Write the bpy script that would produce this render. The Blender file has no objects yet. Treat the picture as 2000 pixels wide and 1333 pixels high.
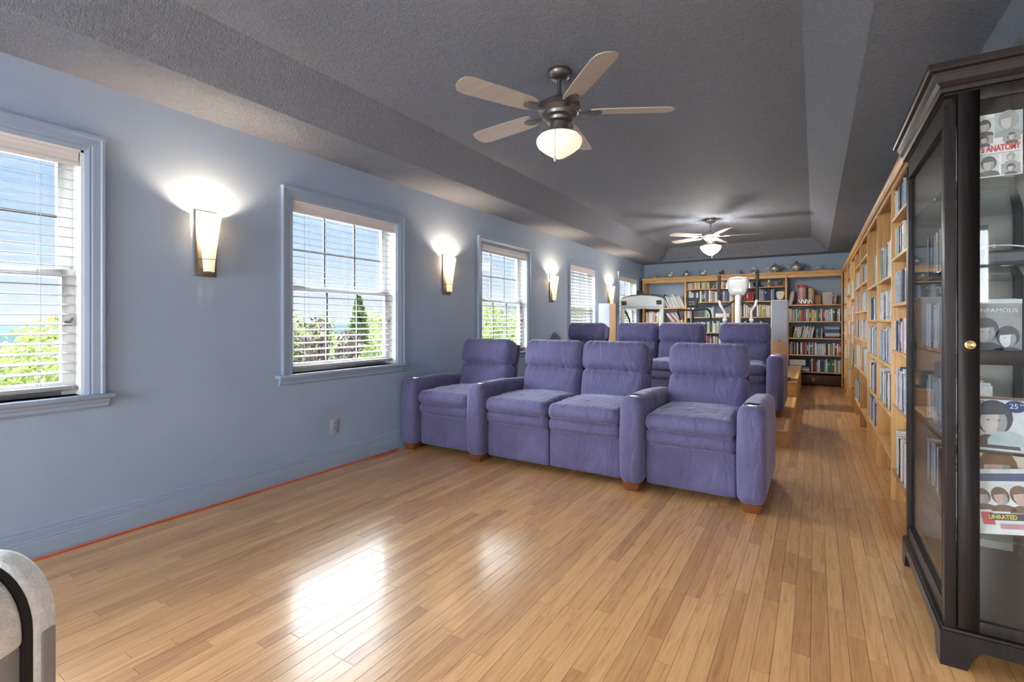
import bpy, bmesh, math, random
from mathutils import Vector, Matrix, noise
random.seed(7)
PI = math.pi; R = math.radians
S = bpy.context.scene; COL = S.collection

# ------------------------------------------------------------------ camera, sky, daylight, exposure
YAW = math.atan2(592, 950)
cam = bpy.data.cameras.new('camera'); camo = bpy.data.objects.new('camera', cam); COL.objects.link(camo)
cam.sensor_width = 36; cam.lens = 36*950/2000; cam.shift_y = -37.5/2000; cam.clip_start = .02; cam.clip_end = 4000
camo.location = (3.275, 0, 1.17); camo.rotation_euler = (PI/2, 0, YAW); S.camera = camo
S.view_settings.view_transform = 'Standard'; S.view_settings.look = 'None'; S.view_settings.gamma = 1
S.view_settings.use_curve_mapping = False; S.view_settings.exposure = 1.66
S.cycles.adaptive_threshold = .03; S.cycles.max_bounces = 6; S.cycles.diffuse_bounces = 4; S.cycles.glossy_bounces = 3; S.cycles.transmission_bounces = 4; S.cycles.transparent_max_bounces = 16

W = bpy.data.worlds.new('sky'); S.world = W; W.use_nodes = True
nt = W.node_tree; nt.nodes.clear()
def nn(t, typ, **kw):
    n = t.nodes.new(typ)
    for k, v in kw.items():
        if k.startswith('i_'):
            key = k[2:]
            n.inputs[int(key) if key.isdigit() else key.replace('_', ' ')].default_value = v
        else: setattr(n, k, v)
    return n
def ramp(t, stops, fac=None):
    n = t.nodes.new('ShaderNodeValToRGB'); e = n.color_ramp.elements
    while len(e) < len(stops): e.new(.5)
    for el, (p, c) in zip(e, stops): el.position = p; el.color = (*c, 1)
    if fac: t.links.new(fac, n.inputs[0])
    return n
tc = nn(nt, 'ShaderNodeTexCoord'); sp = nn(nt, 'ShaderNodeSeparateXYZ'); nt.links.new(tc.outputs['Generated'], sp.inputs[0])
sky = ramp(nt, [(0, (.80, .87, .98)), (.08, (.66, .79, .98)), (.22, (.40, .60, .95)), (.6, (.20, .42, .88))], sp.outputs['Z'])
mp = nn(nt, 'ShaderNodeMapping'); mp.inputs['Scale'].default_value = (2.2, 2.2, 7)
nt.links.new(tc.outputs['Generated'], mp.inputs[0])
nz = nn(nt, 'ShaderNodeTexNoise', i_Scale=1.6, i_Detail=7.0, i_Roughness=.58); nt.links.new(mp.outputs[0], nz.inputs[0])
cl = ramp(nt, [(.50, (0, 0, 0)), (.68, (.75, .75, .75))], nz.outputs[0])
mx = nn(nt, 'ShaderNodeMix', data_type='RGBA'); nt.links.new(cl.outputs[0], mx.inputs[0]); nt.links.new(sky.outputs[0], mx.inputs[6])
mx.inputs[7].default_value = (.92, .95, 1, 1)
bg = nn(nt, 'ShaderNodeBackground', i_Strength=.37); nt.links.new(mx.outputs[2], bg.inputs[0])
wo = nn(nt, 'ShaderNodeOutputWorld'); nt.links.new(bg.outputs[0], wo.inputs[0])

def lamp(name, typ, energy, color, loc=(0, 0, 0), d=None, **kw):
    l = bpy.data.lights.new(name, typ); l.energy = energy; l.color = color
    for k, v in kw.items(): setattr(l, k, v)
    o = bpy.data.objects.new(name, l); COL.objects.link(o); o.location = loc
    if d: o.rotation_euler = Vector(d).to_track_quat('-Z', 'Y').to_euler()
    return o
lamp('sun', 'SUN', 2.6, (1, .95, .86), (60, -10, 60), (-1, -.12, -1.15), angle=R(.6))
lamp('hazy_daylight', 'SUN', 22.0, (.90, .95, 1.0), (-60, 0, 60), (1, .08, -.48), angle=R(115))
# behind the camera: two added fill windows, two windows mirrored in the cabinet glass
FRONT_Y = -3.4
for x0, x1, z0, z1, e in ((.55, 1.75, .8, 2.08, 48), (2.15, 3.35, .8, 2.08, 12), (4.45, 5.05, 1.35, 2.3, 6), (5.3, 6.1, 1.35, 2.3, 8)):
    lamp('front_daylight_fill', 'AREA', e, (.90, .95, 1), ((x0+x1)/2, FRONT_Y-.02, (z0+z1)/2), (0, 1, -.0001), shape='RECTANGLE', size=x1-x0-.1, size_y=z1-z0-.1)

# ------------------------------------------------------------------ materials
MATS = {}
def newmat(name):
    m = bpy.data.materials.new(name); m.use_nodes = True; t = m.node_tree; t.nodes.clear()
    o = nn(t, 'ShaderNodeOutputMaterial'); p = nn(t, 'ShaderNodeBsdfPrincipled'); t.links.new(p.outputs[0], o.inputs[0])
    MATS[name] = m
    return m, t, p, o
def setp(p, **kw):
    for k, v in kw.items():
        k = k.replace('_', ' ')
        p.inputs[k].default_value = (*v, 1) if isinstance(v, tuple) and len(v) == 3 else v
def shade(c, f): return tuple(min(1, x*f) for x in c)
def plain(name, col, rough=.5, metal=0, var=.12, scale=9, bump=0, bscale=60, stretch=(1, 1, 1), coords='Object', **kw):
    m, t, p, o = newmat(name)
    tc = nn(t, 'ShaderNodeTexCoord'); mp = nn(t, 'ShaderNodeMapping'); mp.inputs['Scale'].default_value = stretch
    t.links.new(tc.outputs[coords], mp.inputs[0])
    n = nn(t, 'ShaderNodeTexNoise', i_Scale=scale, i_Detail=4.0); t.links.new(mp.outputs[0], n.inputs[0])
    r = ramp(t, [(.3, shade(col, 1-var)), (.7, shade(col, 1+var))], n.outputs[0]); t.links.new(r.outputs[0], p.inputs['Base Color'])
    setp(p, Roughness=rough, Metallic=metal, **kw)
    if bump:
        n2 = nn(t, 'ShaderNodeTexNoise', i_Scale=bscale, i_Detail=5.0); t.links.new(mp.outputs[0], n2.inputs[0])
        b = nn(t, 'ShaderNodeBump', i_Strength=bump, i_Distance=.01); t.links.new(n2.outputs[0], b.inputs['Height']); t.links.new(b.outputs[0], p.inputs['Normal'])
    return m
def wood(name, dark, light, axis, rough=.4, random_src=None, scale=1.0, coat=0, coat_ior=1.5, spread=.5):
    m, t, p, o = newmat(name)
    g = nn(t, 'ShaderNodeNewGeometry') if random_src != 'obj' else nn(t, 'ShaderNodeNewGeometry')
    mp = nn(t, 'ShaderNodeMapping'); s = [34*scale]*3; s['xyz'.index(axis)] = 2.6*scale; mp.inputs['Scale'].default_value = s
    t.links.new(g.outputs['Position'], mp.inputs[0])
    rnd = None
    if random_src == 'object': rnd = nn(t, 'ShaderNodeObjectInfo').outputs['Random']
    elif random_src == 'attribute': rnd = nn(t, 'ShaderNodeAttribute', attribute_name='tone').outputs['Fac']
    if rnd:
        ml = nn(t, 'ShaderNodeMath', operation='MULTIPLY', i_1=173.0); t.links.new(rnd, ml.inputs[0])
        cb = nn(t, 'ShaderNodeCombineXYZ'); [t.links.new(ml.outputs[0], cb.inputs[k]) for k in range(3)]
        t.links.new(cb.outputs[0], mp.inputs['Location'])
    n = nn(t, 'ShaderNodeTexNoise', i_Scale=1.0, i_Detail=6.0, i_Roughness=.62, i_Distortion=1.4); t.links.new(mp.outputs[0], n.inputs[0])
    mp2 = nn(t, 'ShaderNodeMapping'); s2 = [150*scale]*3; s2['xyz'.index(axis)] = 5*scale; mp2.inputs['Scale'].default_value = s2
    t.links.new(g.outputs['Position'], mp2.inputs[0])
    n2 = nn(t, 'ShaderNodeTexNoise', i_Scale=1.0, i_Detail=3.0); t.links.new(mp2.outputs[0], n2.inputs[0])
    r = ramp(t, [(.28, dark), (.45, tuple((a+2*b)/3 for a, b in zip(dark, light))), (.72, light)], n.outputs[0])
    fine = ramp(t, [(.3, (.78, .74, .70)), (.52, (1, 1, 1))], n2.outputs[0])
    mu = nn(t, 'ShaderNodeMix', data_type='RGBA', blend_type='MULTIPLY'); mu.inputs[0].default_value = .7
    t.links.new(r.outputs[0], mu.inputs[6]); t.links.new(fine.outputs[0], mu.inputs[7]); out = mu.outputs[2]
    if rnd:
        rr = ramp(t, [(0, (1-spread*.75, 1-spread*.95, 1-spread*1.1)), (.2, (1-spread*.35, 1-spread*.45, 1-spread*.5)), (.6, (1, 1, 1)), (1, (1+spread*.25, 1+spread*.3, 1+spread*.4))], rnd)
        m2 = nn(t, 'ShaderNodeMix', data_type='RGBA', blend_type='MULTIPLY'); m2.inputs[0].default_value = 1
        t.links.new(out, m2.inputs[6]); t.links.new(rr.outputs[0], m2.inputs[7]); out = m2.outputs[2]
    t.links.new(out, p.inputs['Base Color']); setp(p, Roughness=rough)
    if coat: setp(p, Coat_Weight=coat, Coat_Roughness=.18, Coat_IOR=coat_ior)
    b = nn(t, 'ShaderNodeBump', i_Strength=.12, i_Distance=.004); t.links.new(n2.outputs[0], b.inputs['Height']); t.links.new(b.outputs[0], p.inputs['Normal'])
    return m
OAK_D, OAK_L = (.46, .215, .065), (.78, .475, .18)
FL_D, FL_L = (.52, .235, .075), (.82, .485, .200)
wood('floor_oak', FL_D, FL_L, 'y', .42, 'object', coat=.85, coat_ior=1.6, spread=.33)
wood('floor_oak_rest', FL_D, FL_L, 'y', .42, 'attribute', coat=.85, coat_ior=1.6, spread=.33)
wood('oak_upright', OAK_D, OAK_L, 'z', .42, scale=.6)
wood('oak_long_y', OAK_D, OAK_L, 'y', .42, scale=.6)
wood('oak_long_x', OAK_D, OAK_L, 'x', .42, scale=.6)
wood('oak_panel', (.36, .17, .055), (.60, .34, .125), 'z', .45, scale=.4)
wood('step_oak', (.40, .19, .07), (.62, .36, .16), 'x', .4, 'object', spread=.25, coat=.4)
wood('dark_drawer', (.05, .018, .012), (.11, .04, .026), 'x', .4)
wood('chair_foot_wood', (.14, .038, .012), (.24, .072, .022), 'z', .35)
wood('speaker_beech', (.52, .33, .20), (.68, .46, .30), 'z', .45)
wood('espresso', (.010, .008, .009), (.024, .018, .018), 'z', .42)
MATS['espresso'].node_tree.nodes['Principled BSDF'].inputs['Specular IOR Level'].default_value = .32
plain('back_board', (.30, .29, .27), .6)
plain('floor_gap', (.10, .045, .018), .8)
plain('wall_paint', (.325, .410, .545), .55, var=.03, scale=2.2, bump=.06, bscale=180)
plain('trim_paint', (.31, .39, .52), .38, var=.02, scale=3, bump=.04, bscale=90, stretch=(1, .1, 1))
plain('white_wall', (.80, .79, .77), .6, var=.03)
plain('white_paint', (.80, .80, .79), .35, var=.02)
plain('blind_slat', (.42, .42, .425), .9, var=.03, scale=4, stretch=(1, .2, 8), Specular_IOR_Level=.0)
plain('blind_valance', (.74, .70, .69), .4, var=.03, stretch=(1, .2, 8))
plain('muntin_bronze', (.07, .066, .065), .5)
plain('cord_grey', (.35, .35, .36), .7)
plain('cord_red', (.62, .13, .08), .45)
plain('outlet_plastic', (.36, .39, .46), .35, var=.02)
plain('dark_slot', (.02, .02, .022), .5)
plain('pewter', (.20, .19, .18), .33, .85, var=.1)
plain('nickel', (.55, .53, .50), .28, .9, var=.05)
plain('chrome', (.75, .74, .72), .12, 1, var=.03)
plain('brass', (.62, .46, .20), .25, .9, var=.08)
plain('bronze_plate', (.16, .135, .11), .4, .5, var=.12)
plain('blade_taupe', (.46, .42, .38), .45, var=.08, scale=3, stretch=(1, 8, 1))
plain('black_plastic', (.018, .019, .021), .4)
plain('black_rubber', (.014, .014, .015), .8)
plain('treadmill_grey', (.50, .58, .62), .42, var=.05)
plain('treadmill_dark', (.06, .075, .085), .5)
plain('machine_white', (.50, .515, .55), .35, var=.04)
plain('machine_grey', (.28, .29, .34), .4, var=.06)
plain('speaker_cloth', (.48, .53, .60), .9, var=.06, scale=300, bump=.15, bscale=500)
plain('speaker_shell', (.46, .49, .53), .4, var=.04)
plain('fleece', (.80, .80, .80), .95, var=.12, scale=40, bump=.5, bscale=160, Sheen_Weight=.4)
plain('grey_panel', (.30, .30, .31), .7, var=.08)
plain('lavender_panel', (.50, .50, .55), .7, var=.05)
plain('terracotta_box', (.42, .17, .08), .6)
plain('cream', (.74, .68, .55), .6)
plain('wicker', (.50, .46, .40), .8, var=.3, scale=40, stretch=(1, 1, 3), bump=.5, bscale=80)
plain('red_gloss', (.55, .05, .05), .4)
plain('pink_tin', (.55, .33, .31), .4, var=.2, scale=12)
plain('straw_tin', (.50, .40, .24), .45, var=.2, scale=12)
plain('figurine_silver', (.52, .53, .52), .25, .7, var=.4, scale=60)
plain('figurine_black', (.03, .032, .03), .3, var=.2)
plain('figurine_white', (.70, .68, .62), .4, var=.2, scale=40)
plain('figurine_gold', (.52, .36, .16), .35, .3, var=.35, scale=50)
plain('figurine_brown', (.16, .08, .05), .45, var=.4, scale=40)
plain('blue_cup', (.20, .27, .38), .4)
plain('paper', (.78, .77, .72), .8, var=.05, scale=90, stretch=(1, 1, 6))
plain('bark', (.10, .07, .05), .9, var=.3, bump=.5, bscale=20)
plain('grass', (.05, .09, .02), .9, var=.35, scale=.4)
plain('far_hill_haze', (.045, .07, .075), 1, Specular_IOR_Level=.0, var=.15, scale=.02)  # distance haze put into the hill colour as a blue-green tint
plain('farther_hill_haze', (.06, .085, .11), 1, Specular_IOR_Level=.0, var=.08, scale=.006)  # stronger blue tint stands for thicker haze farther out
plain('house_wall', (.7, .69, .66), .8)
plain('roof_shingle', (.10, .09, .09), .9)

def leafmat(name, col, var):
    m, t, p, o = newmat(name)
    a = nn(t, 'ShaderNodeAttribute', attribute_name='tone')
    r = ramp(t, [(0, shade(col, 1-var)), (.5, col), (1, tuple(min(1, c*(1+var)) for c in col))], a.outputs['Fac'])
    t.links.new(r.outputs[0], p.inputs['Base Color']); setp(p, Roughness=.6)
    tr = nn(t, 'ShaderNodeBsdfTranslucent'); t.links.new(r.outputs[0], tr.inputs[0])
    mxs = nn(t, 'ShaderNodeMixShader'); mxs.inputs[0].default_value = .3
    t.links.new(p.outputs[0], mxs.inputs[1]); t.links.new(tr.outputs[0], mxs.inputs[2]); t.links.new(mxs.outputs[0], o.inputs[0])
leafmat('leaf_bright', (0.176, 0.231, 0.055), .5); leafmat('leaf_mid', (0.084, 0.151, 0.034), .6); leafmat('leaf_plum', (0.055, 0.032, 0.025), .7); leafmat('leaf_yellow', (0.231, 0.231, 0.029), .4)

def glassmat(name, tint=(.97, .98, .98), boost=1.0, ior=1.5):
    m, t, p, o = newmat(name)
    tr = nn(t, 'ShaderNodeBsdfTransparent'); tr.inputs[0].default_value = (*tint, 1)
    gl = nn(t, 'ShaderNodeBsdfGlossy', i_Roughness=.02)
    # same index from both sides of the thin pane
    ge = nn(t, 'ShaderNodeNewGeometry'); io_ = nn(t, 'ShaderNodeMath', operation='MULTIPLY_ADD', i_1=1/ior-ior, i_2=ior); t.links.new(ge.outputs['Backfacing'], io_.inputs[0])
    fr = nn(t, 'ShaderNodeFresnel'); t.links.new(io_.outputs[0], fr.inputs['IOR']); mt = nn(t, 'ShaderNodeMath', operation='MULTIPLY', i_1=boost, use_clamp=True); t.links.new(fr.outputs[0], mt.inputs[0])
    ms = nn(t, 'ShaderNodeMixShader'); t.links.new(mt.outputs[0], ms.inputs[0]); t.links.new(tr.outputs[0], ms.inputs[1]); t.links.new(gl.outputs[0], ms.inputs[2])
    t.links.new(ms.outputs[0], o.inputs[0])
glassmat('window_glass'); glassmat('cabinet_glass', (.96, .98, .98), .95); glassmat('shelf_glass', (.82, .92, .92), 1.4)

def fabric():
    m, t, p, o = newmat('purple_microfiber')
    tc = nn(t, 'ShaderNodeTexCoord')
    n = nn(t, 'ShaderNodeTexNoise', i_Scale=5.0, i_Detail=5.0, i_Roughness=.6); t.links.new(tc.outputs['Object'], n.inputs[0])
    r = ramp(t, [(.3, (.092, .083, .178)), (.55, (.116, .105, .220)), (.75, (.140, .126, .255))], n.outputs[0]); t.links.new(r.outputs[0], p.inputs['Base Color'])
    setp(p, Roughness=.85, Sheen_Weight=.55, Sheen_Roughness=.4, Sheen_Tint=(.75, .72, .95))
    mp = nn(t, 'ShaderNodeMapping'); mp.inputs['Scale'].default_value = (9, 4, 3.5); t.links.new(tc.outputs['Object'], mp.inputs[0])
    n2 = nn(t, 'ShaderNodeTexNoise', i_Scale=1.6, i_Detail=3.0, i_Distortion=1.2); t.links.new(mp.outputs[0], n2.inputs[0])
    n3 = nn(t, 'ShaderNodeTexNoise', i_Scale=350.0, i_Detail=2.0); t.links.new(tc.outputs['Object'], n3.inputs[0])
    b = nn(t, 'ShaderNodeBump', i_Strength=.55, i_Distance=.028); t.links.new(n2.outputs[0], b.inputs['Height'])
    b2 = nn(t, 'ShaderNodeBump', i_Strength=.12, i_Distance=.003); t.links.new(n3.outputs[0], b2.inputs['Height']); t.links.new(b.outputs[0], b2.inputs['Normal'])
    t.links.new(b2.outputs[0], p.inputs['Normal'])
fabric()
def ceilmat():
    m, t, p, o = newmat('ceiling_brushed')
    tc = nn(t, 'ShaderNodeTexCoord')
    n = nn(t, 'ShaderNodeTexNoise', i_Scale=14.0, i_Detail=8.0, i_Roughness=.68, i_Distortion=2.6); t.links.new(tc.outputs['Object'], n.inputs[0])
    mp = nn(t, 'ShaderNodeMapping'); mp.inputs['Scale'].default_value = (22, 60, 40); mp.inputs['Rotation'].default_value = (0, 0, .5); t.links.new(tc.outputs['Object'], mp.inputs[0])
    n2 = nn(t, 'ShaderNodeTexNoise', i_Scale=1.0, i_Detail=5.0, i_Distortion=2.0); t.links.new(mp.outputs[0], n2.inputs[0])
    ad = nn(t, 'ShaderNodeMath', operation='ADD'); t.links.new(n.outputs[0], ad.inputs[0]); t.links.new(n2.outputs[0], ad.inputs[1])
    r = ramp(t, [(.3, (.245, .275, .34)), (.7, (.29, .322, .39))], n.outputs[0]); t.links.new(r.outputs[0], p.inputs['Base Color'])
    b = nn(t, 'ShaderNodeBump', i_Strength=.95, i_Distance=.022); t.links.new(ad.outputs[0], b.inputs['Height']); t.links.new(b.outputs[0], p.inputs['Normal'])
    setp(p, Roughness=.75)
ceilmat()
def glow(name, col, strength, base=(.9, .85, .75)):
    m, t, p, o = newmat(name); setp(p, Base_Color=base, Roughness=.35, Emission_Color=col, Emission_Strength=strength)
glow('fan_globe', (1, .84, .58), .24); glow('fan_bowl', (1, .94, .84), 62); 
def shademat():
    m, t, p, o = newmat('sconce_shade'); setp(p, Base_Color=(.85, .80, .70), Roughness=.4, Emission_Color=(1, .82, .58), Emission_Strength=.22)
    tr = nn(t, 'ShaderNodeBsdfTransparent'); tr.inputs[0].default_value = (1, .93, .82, 1); tl = nn(t, 'ShaderNodeBsdfTranslucent'); tl.inputs[0].default_value = (.9, .82, .7, 1)
    a = nn(t, 'ShaderNodeMixShader'); a.inputs[0].default_value = .4; t.links.new(p.outputs[0], a.inputs[1]); t.links.new(tl.outputs[0], a.inputs[2])
    b = nn(t, 'ShaderNodeMixShader'); b.inputs[0].default_value = .06; t.links.new(a.outputs[0], b.inputs[1]); t.links.new(tr.outputs[0], b.inputs[2]); t.links.new(b.outputs[0], o.inputs[0])
shademat()

PALETTE = {'white': (.72, .72, .70), 'pale grey': (.50, .51, .53), 'cream': (.66, .60, .46), 'silver': (.42, .45, .50), 'pale blue': (.38, .50, .62),
 'blue': (.09, .17, .36), 'dark blue': (.03, .05, .12), 'black': (.02, .02, .024), 'charcoal': (.07, .075, .085), 'red': (.42, .04, .05), 'maroon': (.17, .03, .05),
 'green': (.05, .20, .12), 'teal': (.12, .30, .30), 'mint': (.35, .55, .45), 'yellow': (.55, .42, .10), 'orange': (.55, .22, .05), 'brown': (.18, .10, .06),
 'tan': (.42, .30, .18), 'purple': (.17, .12, .25), 'pink': (.50, .25, .28), 'lavender': (.42, .40, .50)}
for k, v in PALETTE.items(): plain('spine_'+k, v, .42, var=.18, scale=25, stretch=(1, 1, .4))
def flatcol(name, c, rough=.4):
    if name not in MATS: plain(name, c, rough, var=.06)
    return name

# ------------------------------------------------------------------ mesh helpers
class B:
    def __init__(s): s.v = []; s.f = []; s.mi = []; s.cur = 0
    def add(s, vs, fs, M=None):
        o = len(s.v); s.v += [tuple(M @ Vector(v)) for v in vs] if M else [tuple(v) for v in vs]
        s.f += [tuple(i+o for i in f) for f in fs]; s.mi += [s.cur]*len(fs); return s
    def box(s, x0, x1, y0, y1, z0, z1, M=None):
        vs = [(x0, y0, z0), (x1, y0, z0), (x1, y1, z0), (x0, y1, z0), (x0, y0, z1), (x1, y0, z1), (x1, y1, z1), (x0, y1, z1)]
        return s.add(vs, [(0, 3, 2, 1), (4, 5, 6, 7), (0, 1, 5, 4), (1, 2, 6, 5), (2, 3, 7, 6), (3, 0, 4, 7)], M)
    def prism(s, poly, axis, a, b, M=None):
        def P(p, h):
            return {'x': (h, p[0], p[1]), 'y': (p[0], h, p[1]), 'z': (p[0], p[1], h)}[axis]
        n = len(poly); vs = [P(p, a) for p in poly]+[P(p, b) for p in poly]
        fs = [tuple(range(n))[::-1], tuple(range(n, 2*n))]+[(i, (i+1) % n, (i+1) % n+n, i+n) for i in range(n)]
        return s.add(vs, fs, M)
    def lathe(s, prof, c=(0, 0), n=24, M=None, a0=0, a1=2*PI, sy=1):
        full = abs(a1-a0-2*PI) < 1e-6; m = n if full else n+1; vs = []; fs = []
        for r, z in prof:
            for i in range(m):
                a = a0+(a1-a0)*i/n; vs.append((c[0]+r*math.cos(a), c[1]+sy*r*math.sin(a), z))
        for j in range(len(prof)-1):
            for i in range(n):
                k = (i+1) % m; fs.append((j*m+i, j*m+k, (j+1)*m+k, (j+1)*m+i))
        return s.add(vs, fs, M)
    def tube(s, pts, r, n=8, M=None, r2=None):
        pts = [Vector(p) for p in pts]; vs = []; fs = []; up = None
        for i, p in enumerate(pts):
            d = (pts[min(i+1, len(pts)-1)]-pts[max(i-1, 0)]).normalized()
            if up is None: up = Vector((0, 0, 1)) if abs(d.z) < .9 else Vector((1, 0, 0))
            a = d.cross(up).normalized(); b = a.cross(d).normalized(); up = b
            rr = r if r2 is None else r+(r2-r)*i/(len(pts)-1)
            vs += [tuple(p+a*rr*math.cos(2*PI*k/n)+b*rr*math.sin(2*PI*k/n)) for k in range(n)]
        for i in range(len(pts)-1):
            for k in range(n): fs.append((i*n+k, i*n+(k+1) % n, (i+1)*n+(k+1) % n, (i+1)*n+k))
        fs += [tuple(range(n))[::-1], tuple(range((len(pts)-1)*n, len(pts)*n))]
        return s.add(vs, fs, M)
    def rbox(s, x0, x1, y0, y1, z0, z1, r, n=5, fn=None, M=None):
        lo = (x0, y0, z0); hi = (x1, y1, z1)
        def ts(a, b):
            rr = min(r, (b-a)/2*.999)
            return [a, a+rr*.12, a+rr*.4, a+rr*.72]+[a+rr+(b-a-2*rr)*i/n for i in range(n+1)]+[b-rr*.72, b-rr*.4, b-rr*.12, b]
        def pr(p):
            q = Vector([min(max(c, l+min(r, (h-l)/2)), h-min(r, (h-l)/2)) for c, l, h in zip(p, lo, hi)]); d = Vector(p)-q
            if d.length > 1e-9:
                w = q+d.normalized()*min(r, *[(h-l)/2 for l, h in zip(lo, hi)])
            else: w = q
            return tuple(fn(w)) if fn else tuple(w)
        for ax in range(3):
            u, v = [k for k in range(3) if k != ax]; tu, tv = ts(lo[u], hi[u]), ts(lo[v], hi[v])
            for side in (0, 1):
                vs = []
                for a in tu:
                    for b in tv:
                        p = [0, 0, 0]; p[ax] = (lo, hi)[side][ax]; p[u] = a; p[v] = b; vs.append(pr(p))
                m = len(tv); fs = []
                for i in range(len(tu)-1):
                    for j in range(m-1):
                        q = (i*m+j, (i+1)*m+j, (i+1)*m+j+1, i*m+j+1)
                        fs.append(q if (side == 1) != (ax == 1) else q[::-1])
                s.add(vs, fs, M)
        return s
    def sphere(s, c, rx, ry=None, rz=None, n=12, m=8, M=None):
        ry = ry or rx; rz = rz or rx
        vs = [(c[0], c[1], c[2]-rz)]; fs = []
        for j in range(1, m):
            t = PI*j/m
            for i in range(n):
                a = 2*PI*i/n; vs.append((c[0]+rx*math.sin(t)*math.cos(a), c[1]+ry*math.sin(t)*math.sin(a), c[2]-rz*math.cos(t)))
        vs.append((c[0], c[1], c[2]+rz)); L = len(vs)-1
        for i in range(n):
            k = (i+1) % n; fs.append((0, 1+k, 1+i)); fs.append((L, 1+(m-2)*n+i, 1+(m-2)*n+k))
            for j in range(m-2): fs.append((1+j*n+i, 1+j*n+k, 1+(j+1)*n+k, 1+(j+1)*n+i))
        return s.add(vs, fs, M)
    def mesh(s, name, mats, smooth=True, weld=False, bevel=0, angle=40, seg=2):
        me = bpy.data.meshes.new(name); me.from_pydata(s.v, [], s.f)
        for m in (mats if isinstance(mats, (list, tuple)) else [mats]): me.materials.append(MATS[m])
        if any(s.mi): me.polygons.foreach_set('material_index', s.mi)
        bm = bmesh.new(); bm.from_mesh(me)
        if weld: bmesh.ops.remove_doubles(bm, verts=bm.verts, dist=1e-5)
        if bevel:
            bmesh.ops.remove_doubles(bm, verts=bm.verts, dist=1e-6)
            es = [e for e in bm.edges if len(e.link_faces) == 2 and e.calc_face_angle(0) > R(30)]
            bmesh.ops.bevel(bm, geom=es, offset=bevel, segments=seg, affect='EDGES', profile=.5, clamp_overlap=True)
        bmesh.ops.recalc_face_normals(bm, faces=bm.faces); bm.to_mesh(me); bm.free()
        if smooth: me.shade_smooth(); me.set_sharp_from_angle(angle=R(angle))
        me.update(); return me
def link(name, me, parent=None, loc=(0, 0, 0), rot=(0, 0, 0)):
    o = bpy.data.objects.new(name, me); COL.objects.link(o); o.parent = parent; o.location = loc; o.rotation_euler = rot; return o
def part(name, b, mat, parent, **kw): return link(name, b.mesh(name, mat, **kw), parent)
def tag(o, label, cat=None, group=None):
    o['label'] = label
    if cat: o['category'] = cat
    if group: o['group'] = group
    return o
def thing(name, label, cat, loc=(0, 0, 0), rz=0, group=None):
    return tag(link(name, None, None, loc, (0, 0, rz)), label, cat, group)
def struct(name, label=None, b=None, mat=None, loc=(0, 0, 0), cat=None, **kw):
    o = link(name, b.mesh(name, mat, **kw) if b else None, None, loc); o['kind'] = 'structure'
    if label: o['label'] = label
    if cat: o['category'] = cat
    return o
ORD = 'first second third fourth fifth sixth seventh eighth ninth tenth eleventh twelfth thirteenth fourteenth fifteenth sixteenth seventeenth eighteenth nineteenth twentieth'.split()
ORD += ['twenty-'+w for w in ORD[:9]]+['thirtieth']+['thirty-'+w for w in ORD[:9]]+['fortieth']+['forty-'+w for w in ORD[:9]]+['fiftieth']
def pix(x, y, z):
    dx, dy, dz = x-3.275, y, z-1.17; s, c = math.sin(YAW), math.cos(YAW)
    d = -s*dx+c*dy
    if d < .05: return None
    return 1000+950*(c*dx+s*dy)/d, 629-950*dz/d, d

# ------------------------------------------------------------------ the room shell
LEN = 10.9; CW = 3.95; Z1, Z2 = 2.45, 2.70; SL, SR = .50, 3.475; TL, TR = .70, 3.22; SB, TB = 10.53, 10.3
AX = 6.4      # far side of the white side space beside the front of the room
WINS = [(.455, .61), (2.7125, .6125), (5.115, .6125), (7.505, .595), (9.78, .63)]   # centre, half outer width
WZ0, WZ1 = .785, 2.155; CAS = .082
wl = B()
edges = []
edges.append((-2.23, -1.23))
for yc, hw in WINS: edges.append((yc-hw+CAS, yc+hw-CAS))
wl.box(-.16, 0, FRONT_Y-.15, LEN+.15, -.3, WZ0); wl.box(-.16, 0, FRONT_Y-.15, LEN+.15, WZ1-CAS, 2.95)
y = FRONT_Y-.15
for a, b_ in edges: wl.box(-.16, 0, y, a, WZ0, WZ1-CAS); y = b_
wl.box(-.16, 0, y, LEN+.15, WZ0, WZ1-CAS)
struct('wall_left', 'blue-grey painted wall with five windows and wall lamps', wl, 'wall_paint', smooth=False)
struct('wall_back', 'blue-grey end wall behind the far bookcases', B().box(-.16, CW+.15, LEN, LEN+.15, -.3, 2.95), 'wall_paint', smooth=False)
struct('wall_right', 'blue-grey wall behind the long oak bookcase', B().box(CW, CW+.12, 3.42, LEN+.15, -.3, 2.95), 'wall_paint', smooth=False)
fw = B(); y0, y1 = FRONT_Y-.15, FRONT_Y
for x0, x1 in ((-.16, .55), (1.75, 2.15), (3.35, 4.45), (5.05, 5.3), (6.1, AX+.12)): fw.box(x0, x1, y0, y1, -.3, 2.95)
for x0, x1, z0, z1 in ((.55, 1.75, .8, 2.08), (2.15, 3.35, .8, 2.08), (4.45, 5.05, 1.35, 2.3), (5.3, 6.1, 1.35, 2.3)):
    fw.box(x0, x1, y0, y1, -.3, z0); fw.box(x0, x1, y0, y1, z1, 2.95)
struct('wall_front', 'end wall behind the viewer, its main-room windows added for fill light', fw, 'wall_paint', smooth=False)
struct('wall_side_space_back', 'white wall of the side space behind the display cabinet', B().box(CW+.12, AX, 3.42, 3.54, -.3, 2.95), 'white_wall', smooth=False)
struct('wall_side_space_right', 'white wall closing the side space', B().box(AX, AX+.12, FRONT_Y, 3.54, -.3, 2.95), 'white_wall', smooth=False)
struct('trim_1', 'dark beam over the opening to the white side space', B().box(CW-.01, CW+.09, FRONT_Y, 3.42, 2.27, 2.6), 'ceiling_brushed', smooth=False)
ce = B(); FY = FRONT_Y; TF = FRONT_Y+.55; SF = FRONT_Y+.35
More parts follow.
